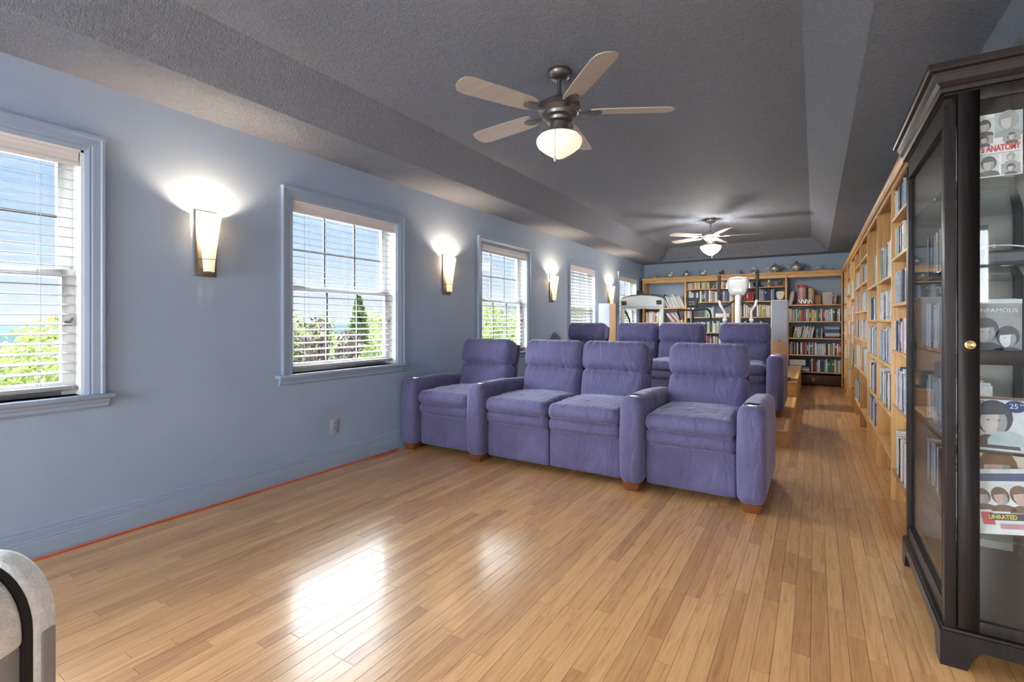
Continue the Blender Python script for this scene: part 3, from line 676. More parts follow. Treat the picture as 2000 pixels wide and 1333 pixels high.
brow(2, 5, ['blue', 'dark blue', 'blue', 'silver', 'blue'], 'in the blue set behind the elliptical', a=.42, b=.82, h=(.21, .235), w=(.026, .04), kind='bound volume', group='blue bound volumes')
c3 = ['white', 'cream', 'cream', 'white', 'charcoal', 'cream', 'white', 'tan', 'cream', 'maroon', 'charcoal', 'white', 'yellow', 'cream', 'yellow', 'white', 'cream', 'yellow', 'orange', 'white', 'white', 'dark blue', 'dark blue', 'pale grey']
brow(2, 4, lambda i: c3[i % 24], 'on the third shelf of the elliptical bookcase', h=(.21, .25), w=(.028, .045))
brow(2, 3, mixed, 'on the fourth shelf of the elliptical bookcase', h=(.17, .23), w=(.02, .045), b=.9)
brow(2, 2, mixed, 'on the fifth shelf of the elliptical bookcase', h=(.17, .24), w=(.02, .045))
c4 = ['mint', 'cream', 'tan', 'cream', 'teal', 'pale blue', 'green', 'yellow', 'orange', 'red', 'purple', 'lavender', 'cream', 'brown', 'yellow', 'cream', 'yellow', 'green', 'charcoal', 'cream', 'red', 'red', 'white', 'pale blue', 'silver', 'white', 'charcoal', 'black', 'pink', 'white', 'dark blue', 'pale grey', 'red']
brow(3, 3, lambda i: c4[i % 33], 'on the second shelf of the corner bookcase', h=(.20, .235), w=(.018, .036))
brow(3, 2, lambda i: ['maroon', 'charcoal'][i % 2], 'at the left, corner bookcase third shelf', b=.10, h=(.20, .23), w=(.03, .04))
c5 = ['cream', 'tan', 'white', 'white', 'pale grey', 'charcoal', 'pale grey', 'cream', 'white', 'purple', 'silver', 'pale blue', 'pale grey', 'red', 'charcoal']
brow(3, 2, lambda i: c5[i % 15], 'leaning on the corner bookcase third shelf', a=.10, b=.55, lean_=R(11), h=(.19, .22), w=(.014, .028))
brow(3, 2, lambda i: ['teal', 'dark blue', 'charcoal', 'lavender', 'maroon'][i % 5], 'beside the lying stack on the corner third shelf', a=.55, b=.70, h=(.17, .21), w=(.018, .03))
for j, (col, hh, dx) in enumerate((('maroon', .03, .0), ('lavender', .022, .01), ('cream', .026, .02), ('pale grey', .014, .005), ('blue', .024, 0), ('dark blue', .012, .0), ('blue', .034, .0), ('pale blue', .026, .01), ('pink', .02, 0))):
    z = BSH[3][2]+.001+sum((.03, .022, .026, .014, .024, .012, .034, .026, .02)[:j])+.0004*j
    M = Matrix.Translation((BX[3]+.62+dx, YBK, z+hh)) @ Matrix.Rotation(PI/2, 4, 'Y') @ Matrix.Diagonal((hh, .2, .225, 1))
    tag(volume('book', BOOK, col, None, M), '%s book lying %s from the bottom of the flat stack, corner bookcase' % (col, ORD[j]), 'book', 'books')
c6 = ['charcoal', 'pale grey', 'silver', 'dark blue', 'tan', 'charcoal', 'white', 'black', 'white', 'red', 'maroon', 'tan', 'black', 'silver', 'charcoal', 'pale grey', 'charcoal', 'white', 'silver', 'pale blue', 'pale grey', 'white', 'lavender', 'black', 'cream', 'tan', 'tan', 'white', 'charcoal', 'cream', 'red', 'red', 'white']
brow(3, 1, lambda i: c6[i % 33], 'on the fourth shelf of the corner bookcase', h=(.19, .24), w=(.018, .034))
c7 = ['black', 'cream', 'maroon', 'maroon', 'pale grey', 'white', 'charcoal', 'dark blue', 'teal', 'mint', 'green', 'green', 'green', 'cream', 'tan', 'pale grey', 'red', 'cream', 'white']
brow(3, 0, lambda i: c7[i % 19], 'on the lowest shelf of the corner bookcase', a=.42, b=1, h=(.19, .24), w=(.02, .042))
for j, (nm, col, hh, w_, lab) in enumerate((('binder', 'pale grey', .05, .34, 'pale grey binder lying at the bottom left of the corner bookcase'), ('binder', 'blue', .03, .33, 'blue binder lying under the leaning white box file'), ('binder', 'dark blue', .022, .31, 'dark blue folder topmost of the lying binders in the corner bookcase'))):
    M = Matrix.Translation((BX[3]+.05, YBK, .252+(.0, .051, .082)[j]+hh)) @ Matrix.Rotation(PI/2, 4, 'Y') @ Matrix.Diagonal((hh, .25, w_, 1))
    tag(volume(nm, BOOK, col, None, M), lab, 'binder')
t = thing('box_file', 'white paper box file on the lying binders, corner bookcase', 'box', (BX[3]+.07, YBK+.03, .357))
part('body', B().box(0, .26, 0, .2, 0, .10), 'paper', t, bevel=.003); part('label_tag', B().box(.17, .21, -.002, .004, .05, .07), 'spine_lavender', t, smooth=False)
brow(3, 4, lambda i: ['maroon', 'pale grey', 'white', 'pale grey'][i % 4], 'leaning at left of the corner top shelf', a=0, b=.18, lean_=R(9), h=(.24, .31), w=(.01, .02), depth=.2, kind='magazine', group='magazines on the corner top shelf')
brow(3, 4, lambda i: ['white', 'cream', 'pale grey', 'yellow'][i % 4], 'leaning at right of the corner top shelf', a=.935, b=1, lean_=R(8), h=(.20, .30), w=(.01, .018), depth=.2, kind='magazine', group='magazines on the corner top shelf')
zt = BSH[3][4]
def cyl_tin(x, r, h, mat, lid, lab):
    t = thing('storage_tin', lab, 'tin', (x, YBK+.12, zt+.001))
    part('body', B().lathe([(0, 0), (r, 0), (r, h*.88), (0, h*.88)], n=24), mat, t); part('lid', B().lathe([(r*.98, h*.86), (r*1.03, h*.87), (r*1.03, h*.985), (r*.95, h), (0, h)], n=24), lid, t)
cyl_tin(BX[3]+.27, .075, .37, 'pink_tin', 'red_gloss', 'tall pink round tin with a red lid')
cyl_tin(BX[3]+.42, .052, .31, 'straw_tin', 'straw_tin', 'smaller straw-coloured round tin')
t = thing('gift_tray', 'red tray with silver wrapped items before the tins', 'tray', (BX[3]+.18, YBK-.01, zt+.001))
part('tray', B().rbox(0, .28, 0, .042, 0, .022, .008, 2), 'red_gloss', t, weld=True)
for j in range(7): part('wrapped_item', B().rbox(-.012, .012, -.018, .018, -.045, .045, .008, 1, M=Matrix.Translation((.06+j*.03, .02, .062)) @ Matrix.Rotation(R(random.uniform(-40, 10)), 4, 'Y')), 'figurine_silver', t, weld=True)
t = thing('terracotta_caddy', 'small terracotta box beside the wicker basket', 'box', (BX[3]+.482, YBK+.1, zt+.001)); part('body', B().box(0, .092, 0, .1, 0, .165), 'terracotta_box', t, bevel=.004); part('rim', B().box(-.004, .096, -.004, .104, .16, .172), 'terracotta_box', t, bevel=.003)
t = thing('wicker_basket', 'square wicker basket holding white papers', 'basket', (BX[3]+.59, YBK+.02, zt+.001))
part('body', B().add([(.01, .01, 0), (.15, .01, 0), (.15, .13, 0), (.01, .13, 0), (0, 0, .185), (.165, 0, .185), (.165, .14, .185), (0, .14, .185)], [(0, 3, 2, 1), (0, 1, 5, 4), (1, 2, 6, 5), (2, 3, 7, 6), (3, 0, 4, 7), (4, 5, 6, 7)]), 'wicker', t, smooth=False)
part('rim', B().box(-.006, .171, -.006, .146, .18, .194), 'wicker', t, bevel=.004)
for j in range(3): part('paper_roll', B().rbox(.01+j*.05, .055+j*.05, .03, .1, .185, .215+.004*j, .012, 1), 'paper', t, weld=True)
t = thing('book_box', 'cream keepsake box right of the wicker basket', 'box', (BX[3]+.758, YBK+.08, zt+.001)); part('body', B().box(0, .052, 0, .07, 0, .155), 'straw_tin', t, bevel=.003); part('lid', B().box(-.003, .055, -.003, .073, .15, .165), 'cream', t, bevel=.002)
tag(link('brass_bauble', B().sphere((0, 0, .018), .018).mesh('brass_bauble', 'brass')), 'small brass ball before the cream keepsake box', 'ornament').location = (BX[3]+.775, YBK-.005, zt+.001)

def figurine(x, y, z, h, kind, mat, mat2, lab, group=None):
    t = thing('figurine', lab, 'figurine', (x, y, z+.001), random.uniform(-.4, .4), group)
    s = h
    if kind == 'seated':
        part('base', B().lathe([(0, 0), (.42*s, 0), (.42*s, .06*s), (.3*s, .1*s), (0, .1*s)], n=14), mat, t)
        part('body', B().lathe([(.32*s, .1*s), (.34*s, .2*s), (.24*s, .4*s), (.2*s, .52*s), (.10*s, .62*s), (0, .64*s)], n=14), mat, t)
        part('head', B().sphere((0, 0, .8*s), .17*s, .17*s, .2*s), mat2, t)
        for q in (-1, 1): part('arm', B().tube([(q*.2*s, 0, .55*s), (q*.36*s, -.1*s, .35*s), (q*.12*s, -.3*s, .28*s)], .07*s, 7), mat, t)
    elif kind == 'pot':
        part('body', B().lathe([(0, 0), (.2*s, 0), (.22*s, .06*s), (.42*s, .3*s), (.44*s, .48*s), (.3*s, .7*s), (.18*s, .74*s), (0, .74*s)], n=16), mat, t)
        part('lid', B().lathe([(.2*s, .74*s), (.12*s, .82*s), (.05*s, .85*s), (.07*s, .92*s), (0, 1.0*s)], n=12), mat2, t)
        part('spout', B().tube([(.38*s, 0, .35*s), (.6*s, 0, .5*s), (.72*s, 0, .72*s)], .07*s, 8, r2=.04*s), mat, t)
        part('handle', B().tube([(-.38*s+.0*q, 0, (.62, .7, .55, .36, .28)[q]*s) if False else ((-.38, -.6, -.66, -.55, -.38)[q]*s, 0, (.62, .66, .48, .32, .3)[q]*s) for q in range(5)], .045*s, 8), mat, t)
    else:
        part('base', B().box(-.4*s, .4*s, -.25*s, .25*s, 0, .12*s), mat2, t, bevel=.02*s)
        part('body', B().sphere((0, 0, .4*s), .4*s, .22*s, .26*s), mat, t)
        part('head', B().sphere((.32*s, 0, .74*s), .17*s, .15*s, .2*s), mat, t)
        part('tail', B().tube([(-.34*s, 0, .45*s), (-.55*s, 0, .7*s), (-.45*s, 0, .95*s)], .06*s, 7, r2=.03*s), mat2, t)
FT = [(.33, .09, 'animal', 'figurine_gold', 'figurine_white', 'gold and white figurine'), (.66, .10, 'animal', 'figurine_white', 'figurine_silver', 'white figurine'), (1.00, .11, 'pot', 'figurine_silver', 'figurine_black', 'silver teapot'),
      (1.32, .10, 'animal', 'figurine_white', 'figurine_black', 'white and black figurine'), (1.66, .09, 'animal', 'figurine_brown', 'figurine_white', 'long brown ornament'), (2.26, .10, 'seated', 'figurine_silver', 'figurine_white', 'small silver figure'),
      (2.62, .15, 'pot', 'figurine_silver', 'figurine_silver', 'large round silver teapot'), (2.98, .16, 'pot', 'figurine_silver', 'figurine_black', 'silver teapot with a black lid'), (3.36, .08, 'animal', 'figurine_gold', 'figurine_white', 'low gold figurine')]
for j, (x, h, kd, a, b_, nm) in enumerate(FT): figurine(x, YB+.05, 2.11, h*1.3, kd, a, b_, '%s, %s from the windows on the back cornice' % (nm, ORD[j]), 'ornaments on the back cornice')
t = thing('blue_mug', 'blue cup on the back cornice above the elliptical', 'cup', (1.99, YB+.06, 2.111)); part('body', B().lathe([(0, 0), (.035, 0), (.04, .09), (.035, .09), (.031, .01), (0, .01)], n=18), 'blue_cup', t); part('handle', B().tube([(.036, 0, .075), (.06, 0, .07), (.062, 0, .03), (.036, 0, .02)], .006, 8), 'blue_cup', t)
for x, h, kd, a, b_, lab in ((2.30, .19, 'seated', 'figurine_black', 'figurine_black', 'black seated figurine on the elliptical bookcase top shelf'), (2.52, .15, 'seated', 'figurine_gold', 'figurine_white', 'gold seated figurine with pale face, elliptical bookcase top shelf'), (2.70, .14, 'animal', 'figurine_brown', 'figurine_gold', 'brown figurine at the right end of the elliptical bookcase top shelf')):
    figurine(x, YB+.1, 1.845, h*.9, kd, a, b_, lab)
t = thing('shield_plaque', 'cream shield-shaped plaque right of the blue volumes', 'plaque', (2.71, YB+.05, 1.576))
sh = [(-.065, .17), (-.065, .09), (-.05, .035), (0, .012), (.05, .035), (.065, .09), (.065, .17), (0, .178)]
part('shield', B().prism(sh, 'y', 0, .012), 'cream', t, bevel=.003); part('band', B().box(-.05, .05, -.002, .002, .115, .13), 'spine_pale blue', t, smooth=False); part('stand', B().box(-.04, .04, .005, .06, 0, .012), 'figurine_brown', t, smooth=False)
t = thing('flat_box', 'white flat box lying in the bike bookcase', 'box', (1.56, YBK, BSH[1][4]+.001)); part('body', B().box(0, .26, 0, .22, 0, .05), 'paper', t, bevel=.003); part('lid', B().box(-.003, .263, -.003, .223, .05, .07), 'white_paint', t, bevel=.003)
t = thing('picture_frame', 'brown picture frame tilted on the bike bookcase top shelf', 'picture frame', (1.44, YB+.1, BSH[1][6]+.001))
part('frame', B().box(0, .12, 0, .012, 0, .15), 'figurine_brown', t, bevel=.003); part('picture', B().box(.012, .108, -.002, .004, .012, .138), 'spine_charcoal', t, smooth=False)
tag(link('white_stick', B().tube([(1.50, YB+.06, 1.852), (1.575, YB+.06, 1.985)], .006, 8).mesh('white_stick', 'paper')), 'thin white stick leaning on the bike bookcase top shelf', 'stick')

# ------------------------------------------------------------------ long oak bookcase on the right
RX = 3.70; PY = [3.165+.875*k for k in range(9)]+[10.5]
PA = [.21, .63, .985, 1.285, 1.58, 1.835]; PQ = [.27, .55, .875, 1.187, 1.487]
PAT = [PA, PA, PQ, PQ, PA, PQ, PA, PQ, PA]
PAT[0] = PA; PAT[1] = PQ; PAT[2] = PQ; PAT[3] = PA
BAY = ['nearest', 'second', 'third', 'fourth', 'fifth', 'sixth', 'seventh', 'eighth', 'last']
for k in range(9):
    y0, y1 = PY[k], PY[k+1]; L = y1-y0
    t = thing('bookcase_bay', 'oak wall bookcase bay, %s from the display cabinet' % BAY[k], 'bookcase', (RX, y0, 0), group='right wall bookcase bays')
    d = CW-RX-.004
    part('post', B().box(0, d, -.011, .011, 0, 2.06), 'oak_upright', t, bevel=.002)
    for z in PAT[k]: part('shelf', B().box(.002, d-.006, .012, L-.012, z-.019, z), 'oak_long_y', t, bevel=.0015)
    part('back_panel', B().box(d-.006, d, .012, L-.012, .0, 2.06), 'oak_panel', t, smooth=False)
    part('valance', B().box(.004, .02, .012, L-.012, 2.03, 2.06), 'oak_long_y', t, smooth=False)
tb = thing('bookcase_cornice', 'long oak top board running over the right wall bookcase', 'cornice', (RX, PY[0], 2.06))
part('top_board', B().box(-.022, CW-RX-.003, -.02, 10.48-PY[0], .026, .05), 'oak_long_y', tb, bevel=.004)
part('moulding', B().prism([(0, 0), (-.008, 0), (-.018, .018), (-.02, .026), (0, .026)], 'y', -.018, 10.48-PY[0]), 'oak_long_y', tb, smooth=False)
dcols = ['white', 'white', 'white', 'white', 'white', 'pale blue', 'pale grey', 'white', 'pale grey', 'silver', 'pale blue', 'pale blue', 'lavender', 'charcoal', 'dark blue', 'teal', 'cream', 'pink', 'black', 'pale grey']
dv = []
for k in range(9):
    sh = PAT[k]
    for si, z in enumerate(sh):
        nz_ = (sh[si+1]-.019 if si+1 < len(sh) else 2.03)-z
        fill = 1.0
        if (k, si) in ((1, 0), (0, 0) if False else (9, 9)): fill = 0
        if k in (1, 2, 4) and si == len(sh)-1: fill = .45 if k != 1 else .9
        if k == 3 and si == 5: fill = 0
        if k in (3, 5, 7) and si == 0: fill = 0
        y = PY[k]+.016; i = 0; end = PY[k]+(PY[k+1]-PY[k])*fill-.016
        base = .245 if nz_ > .29 else .20
        if nz_ < .25: base = .185
        while fill > 0:
            wd = random.uniform(.02, .045)
            if y+wd > end: break
            hh = min(nz_-.02, base*random.uniform(.90, 1.06)); dp = random.uniform(.14, .165)
            c = random.choice(dcols)
            if random.random() < .04: c = random.choice(('red', 'orange', 'yellow', 'green', 'blue'))
            dv.append((k, si, i, y, z+.001, wd, hh, dp, c)); y += wd+.001; i += 1
SHN = ['lowest', 'second-lowest', 'third-lowest', 'fourth-lowest', 'fifth-lowest', 'top']
def placeM(y, z, wd, hh, dp, dx):
    # spine faces -x: local x -> world -y ... local y -> world +x
    return Matrix.Translation((RX+.012+dx, y+wd, z)) @ Matrix.Rotation(-PI/2, 4, 'Z') @ Matrix.Diagonal((wd, dp, hh, 1))
random.seed(21)
def dvkey(q):
    k, si, i, y, z, wd, hh, dp, c = q
    if k == 0 and y < 3.55: return 0     # behind the display cabinet
    p = pix(RX, y, z+.1); return wd*hh*(1/p[2]**3) if p else 0
dv.sort(key=dvkey, reverse=True)
for k, si, i, y, z, wd, hh, dp, c in dv[:210]:
    o = volume('disc_case', random.choice(CASES), c, None, placeM(y, z, wd, hh, dp, random.uniform(0, .015)))
    nb = {0: 'nearest', 1: 'second', 2: 'third', 3: 'fourth', 4: 'fifth', 5: 'sixth', 6: 'seventh', 7: 'eighth', 8: 'last'}[k]
    tag(o, '%s disc case, %s from the near post, %s shelf, %s oak bay' % (c, ORD[i], SHN[si] if si < len(PAT[k])-1 else 'top', nb), 'disc case', 'disc cases in the right wall bookcase')
rest = [q for q in dv[210:] if dvkey(q) > 0]
sb = B(); cols = []; spines = sorted(set(q[8] for q in rest))
for k, si, i, y, z, wd, hh, dp, c in rest:
    sb.cur = spines.index(c); x0 = RX+.012+random.uniform(0, .015); sb.box(x0, x0+dp, y, y+wd, z, z+hh)
    if random.random() < .5: sb.cur = spines.index('silver'); sb.box(x0-.0005, x0+.01, y+wd*.2, y+wd*.8, z+hh*.25, z+hh*.75)
o = link('more_disc_cases', sb.mesh('more_disc_cases', ['spine_'+c for c in spines], smooth=False)); o['kind'] = 'stuff'
tag(o, 'packed disc cases in the far bays of the right bookcase', 'disc cases')

# ------------------------------------------------------------------ black display cabinet
CX0, CX1, CY0, CY1, CZ = 3.652, 4.052, 2.20, 3.03, 1.965
cab = thing('display_cabinet', 'tall black glass display cabinet at the right frame edge', 'cabinet', (CX0, CY0, 0))
w_, d_ = CX1-CX0, CY1-CY0; E_ = 'espresso'
for nm, x0, y0 in (('corner_post', 0, 0), ('corner_post', w_-.03, 0), ('corner_post', 0, d_-.035), ('corner_post', w_-.03, d_-.035)):
    part(nm, B().box(x0, x0+.03, y0, y0+.035, .12, CZ-.05), E_, cab, bevel=.002)
def arch(L, h, f):   # bracket foot outline along a side
    return [(0, 0), (f, 0), (f+.008, .03), (f+.03, h*.55), (f+.045, h*.6), (L-f-.045, h*.6), (L-f-.03, h*.55), (L-f-.008, .03), (L-f, 0), (L, 0), (L, h), (0, h)]
part('base_side', B().prism(arch(d_+.024, .118, .07), 'x', -.014, .006, Matrix.Translation((0, -.014, 0))), E_, cab, smooth=False)
part('base_side', B().prism(arch(d_+.024, .118, .07), 'x', w_-.006, w_+.014, Matrix.Translation((0, -.014, 0))), E_, cab, smooth=False)
part('base_front', B().prism(arch(w_-.012, .118, .05), 'y', -.0138, .006, Matrix.Translation((.006, 0, 0))), E_, cab, smooth=False)
part('base_cap', B().box(-.01, w_+.01, -.01, d_+.006, .114, .128), E_, cab, bevel=.004)
part('bottom', B().box(.01, w_-.01, .01, d_-.01, .126, .145), E_, cab, smooth=False)
part('top_panel', B().box(.0, w_, 0, d_, CZ-.02, CZ), E_, cab, smooth=False)
cr = [(0, CZ-.015), (.012, CZ-.012), (.016, CZ), (.014, CZ+.008), (.024, CZ+.02), (.030, CZ+.04), (.034, CZ+.05), (.046, CZ+.054), (.050, CZ+.062), (.050, CZ+.078), (.0, CZ+.078)]
vs = []; n = len(cr)
rings = [[(-o_, -o_, z), (w_+o_, -o_, z), (w_+o_, d_+o_*.4, z), (-o_, d_+o_*.4, z)] for o_, z in cr]
fs = [(j*4+i, j*4+(i+1) % 4, (j+1)*4+(i+1) % 4, (j+1)*4+i) for j in range(n-1) for i in range(4)]
part('crown', B().add([v for r_ in rings for v in r_], fs+[tuple((n-1)*4+i for i in range(4))]), E_, cab, smooth=False)
# glazed left side
part('side_rail', B().box(.004, .026, .035, d_-.035, CZ-.11, CZ-.02), E_, cab, smooth=False)
part('side_rail', B().box(.004, .026, .035, d_-.035, .128, .195), E_, cab, bevel=.002)
sp_ = part('side_bead', B().box(.0, .012, .036, .046, .19, CZ-.105).box(.0, .012, d_-.062, d_-.036, .19, CZ-.105).box(.0, .012, .036, d_-.036, CZ-.115, CZ-.105).box(.0, .012, .036, d_-.036, .19, .20), E_, cab, smooth=False)
part('side_pane', B().box(.012, .016, .04, d_-.04, .19, CZ-.10), 'cabinet_glass', cab, smooth=False)
part('side_rail', B().box(w_-.02, w_-.002, .035, d_-.035, .128, .195), E_, cab, smooth=False)
part('side_rail', B().box(w_-.02, w_-.002, .035, d_-.035, CZ-.11, CZ-.02), E_, cab, smooth=False)
part('side_pane', B().box(w_-.012, w_-.008, .03, d_-.03, .19, CZ-.10), 'cabinet_glass', cab, smooth=False)
part('back_panel', B().box(.03, w_-.03, d_-.012, d_-.004, .14, CZ-.02), 'back_board', cab, smooth=False)
# door facing the viewer
dx0, dx1, dz0, dz1 = .034, w_-.034, .135, CZ-.02; st = .054
db = B().box(dx0, dx0+st, -.006, .018, dz0, dz1).box(dx1-st, dx1, -.006, .018, dz0, dz1).box(dx0+st, dx1-st, -.006, .018, dz0, .172).box(dx0+st, dx1-st, -.006, .018, dz1-.035, dz1).box(dx0+st, dx1-st, -.006, .018, 1.028, 1.076)
door = part('door', db, E_, cab, bevel=.0015)
part('door_pane', B().box(dx0+st-.004, dx1-st+.004, .004, .008, 1.07, dz1-.03), 'cabinet_glass', door, smooth=False)
part('door_pane', B().box(dx0+st-.004, dx1-st+.004, .004, .008, .168, 1.034), 'cabinet_glass', door, smooth=False)
lk = part('lock', B().lathe([(.0, .004), (.009, .005), (.011, .007), (.014, .006), (.016, 0)], n=24, M=Matrix.Translation((.063, -.006, 1.093)) @ Matrix.Rotation(PI/2, 4, 'X')), 'brass', door); lk['label'] = 'round brass lock'
CS = [.445, .735, 1.055, 1.36, 1.655]
for z in CS: part('glass_shelf', B().box(.02, w_-.02, .03, d_-.014, z-.007, z), 'shelf_glass', cab, bevel=.001)

# titles on covers
def lettering(txt, size, mat, parent, loc, rot, name='lettering', ext=.0006, sx=1, bold=0):
    cu = bpy.data.curves.new(name, 'FONT'); cu.body = txt; cu.size = size; cu.extrude = ext; cu.offset = bold; cu.resolution_u = 3; cu.align_x = 'CENTER'
    tmp = bpy.data.objects.new('tmp', cu); COL.objects.link(tmp)
    dg = bpy.context.evaluated_depsgraph_get(); me = bpy.data.meshes.new_from_object(tmp.evaluated_get(dg)); bpy.data.objects.remove(tmp)
    me.materials.clear(); me.materials.append(MATS[mat])
    o = link(name, me, parent, loc, rot); o.scale = (sx, 1, 1); return o
for nm, c in (('ink_red', (.62, .04, .05)), ('ink_black', (.03, .03, .035)), ('ink_white', (.82, .82, .82)), ('ink_navy', (.04, .07, .20)), ('ink_yellow', (.75, .55, .05)), ('photo_grey', (.34, .35, .36)), ('photo_light', (.62, .62, .62)), ('photo_dark', (.09, .09, .10)), ('skin_grey', (.58, .55, .54)), ('skin_tone', (.62, .42, .34)), ('pale_teal', (.42, .52, .55)), ('cover_white', (.78, .79, .80)), ('cover_pale', (.62, .66, .70))): plain(nm, c, .35, var=.1, scale=30)
def portrait(b_parent, x, z, s, skin, hair, y=-.0012, bg=None, wd=None, ht=None):
    if bg: part('photo_panel', B().box(x-wd/2, x+wd/2, y, y+.001, z-ht/2, z+ht/2), bg, b_parent, smooth=False)
    def disc(cx, cz, rx, rz, yy): return B().prism([(cx+rx*math.cos(a*PI/9), cz+rz*math.sin(a*PI/9)) for a in range(18)], 'y', yy, yy+.0006)
    part('photo_hair', disc(x, z+.12*s, .34*s, .42*s, y-.0007), hair, b_parent, smooth=False)
    part('photo_face', disc(x, z+.02*s, .24*s, .34*s, y-.0014), skin, b_parent, smooth=False)
    sh = [(x-.48*s, z-.62*s), (x+.48*s, z-.62*s), (x+.40*s, z-.40*s), (x+.14*s, z-.30*s), (x-.14*s, z-.30*s), (x-.40*s, z-.40*s)]
    part('photo_shoulders', B().prism(sh, 'y', y-.0011, y-.0005), hair, b_parent, smooth=False)
    part('photo_shadow', B().prism([(x+.24*s*math.cos(a*PI/9), z+.02*s+.34*s*math.sin(a*PI/9)) for a in range(-5, 5)]+[(x+.1*s, z+.25*s), (x+.06*s, z-.2*s)], 'y', y-.0019, y-.0015), 'photo_grey', b_parent, smooth=False)
    part('photo_fringe', B().prism([(x-.27*s, z+.16*s), (x+.26*s, z+.22*s), (x+.2*s, z+.40*s), (x-.18*s, z+.42*s)], 'y', y-.0023, y-.002), hair, b_parent, smooth=False)
    if s > .07:
        for q in (-1, 1): part('photo_eye', disc(x+q*.095*s, z+.06*s, .035*s, .012*s, y-.0024), hair, b_parent, smooth=False)
ROT = (PI/2, 0, 0)
# big white box set with red title
t = thing('box_set', 'white box set with red lettered title on the cabinet top shelf', 'box set', (CX0+.048, CY0+.045, CS[4]+.001))
part('sleeve', B().box(0, .155, 0, .06, 0, .215), 'cover_white', t, bevel=.002)
portrait(t, .062, .172, .048, 'skin_grey', 'photo_dark', bg='photo_light', wd=.045, ht=.06); portrait(t, .12, .178, .075, 'skin_grey', 'photo_grey', bg='pale_teal', wd=.066, ht=.07)
portrait(t, .06, .128, .034, 'skin_grey', 'photo_dark', bg='photo_grey', wd=.046, ht=.026); portrait(t, .128, .128, .034, 'skin_grey', 'photo_dark', bg='photo_grey', wd=.042, ht=.028)
portrait(t, .072, .042, .058, 'skin_grey', 'photo_dark', bg='cover_pale', wd=.05, ht=.07); portrait(t, .126, .06, .032, 'skin_grey', 'photo_grey', bg='photo_light', wd=.044, ht=.032); portrait(t, .126, .024, .032, 'skin_grey', 'photo_dark', bg='photo_grey', wd=.046, ht=.036); portrait(t, .024, .045, .04, 'skin_grey', 'photo_dark', bg='photo_grey', wd=.034, ht=.055)
lettering("GREY'S ANATOMY", .029, 'ink_red', t, (.079, -.0026, .087), ROT, 'title_lettering', sx=.575, bold=.0009)
part('rule', B().box(.02, .15, -.001, .0, .079, .0805), 'photo_dark', t, smooth=False)
t = thing('disc_cover', 'grey film case with white spaced lettering, behind the cabinet lock', 'disc case', (CX0+.07, CY0+.06, CS[2]+.001))
part('case', B().box(0, .135, 0, .015, 0, .19), 'photo_grey', t, bevel=.001)
part('top_strip', B().box(.0, .135, -.0008, .0, .176, .19), 'cover_pale', t, smooth=False)
lettering('INFAMOUS', .020, 'ink_white', t, (.076, -.0012, .146), ROT, 'title_lettering', sx=1.0)
portrait(t, .045, .075, .10, 'skin_grey', 'photo_dark'); portrait(t, .10, .055, .085, 'cover_white', 'photo_dark')
t = thing('magazine', 'white magazine with a woman and a blue round badge, cabinet shelf', 'magazine', (CX0+.058, CY0+.05, CS[1]+.001))
part('cover', B().box(0, .20, 0, .02, 0, .18), 'cover_pale', t, bevel=.001)
part('red_brown_edge', B().box(0, .2, -.0006, .0, .172, .18), 'spine_brown', t, smooth=False)
portrait(t, .075, .095, .14, 'skin_grey', 'photo_dark')
part('jumper', B().prism([(.06, .04), (.08, .065), (.115, .07), (.15, .05), (.165, .02), (.06, .02)], 'y', -.004, -.0032), 'pale_teal', t, smooth=False)
bd = part('badge', B().prism([(.128+.026*math.cos(a*PI/10), .152+.020*math.sin(a*PI/10)) for a in range(20)], 'y', -.003, -.001), 'ink_navy', t, smooth=False)
lettering('25', .022, 'ink_white', bd, (.124, -.0034, .146), ROT); lettering('TH', .008, 'ink_white', bd, (.143, -.0034, .156), ROT)
lettering('PREMIERE', .018, 'ink_black', t, (.055, -.0018, .155), ROT, sx=.8)
for j in range(5):
    o = link('magazine', B().box(0, .21, 0, .26, 0, .006).mesh('magazine', flatcol('mag_%d' % j, ((.7, .7, .7), (.1, .12, .15), (.6, .62, .66), (.75, .74, .7), (.2, .25, .3))[j]), bevel=.0008), None, (CX0+.045+.004*j, CY0+.08, CS[1]+.001+.0062*j)); o.location.y = CY0+.085
    tag(o, 'flat magazine, %s from the bottom, lying behind the badge magazine' % ORD[j], 'magazine')
t = thing('leaning_magazine', 'magazine with three faces, tilted on the lowest glass shelf', 'magazine', (CX0+.085, CY0+.045, CS[0]+.003), .0)
lm = link('cover', B().box(0, .19, 0, .006, 0, .21).mesh('cover', 'cover_white', bevel=.0008), t, (0, 0, 0), (R(-14), R(-9), 0))
for j, x in enumerate((.045, .09, .14)): portrait(lm, x, .115, .06+.008*j, 'skin_tone', 'spine_brown')
part('navy_band', B().box(0, .19, -.0007, 0, .17, .195), 'ink_navy', lm, smooth=False)
part('yellow_band', B().box(.05, .19, -.004, -.003, .045, .066), 'ink_black', lm, smooth=False)
lettering('UNRATED', .019, 'ink_yellow', lm, (.082, -.0046, .049), ROT, bold=.0006, sx=.8)
part('red_blob', B().box(.03, .06, -.0007, 0, .03, .07), 'ink_red', lm, smooth=False); part('text_band', B().box(.07, .185, -.004, -.003, .018, .034), 'spine_pink', lm, smooth=False)
t = thing('standing_magazine', 'magazine with a brown-haired portrait, behind the tilted magazine', 'magazine', (CX0+.06, CY0+.125, CS[0]+.001))
part('cover', B().box(0, .21, 0, .008, 0, .265), 'cream', t, bevel=.0008); portrait(t, .10, .20, .15, 'skin_tone', 'spine_brown')
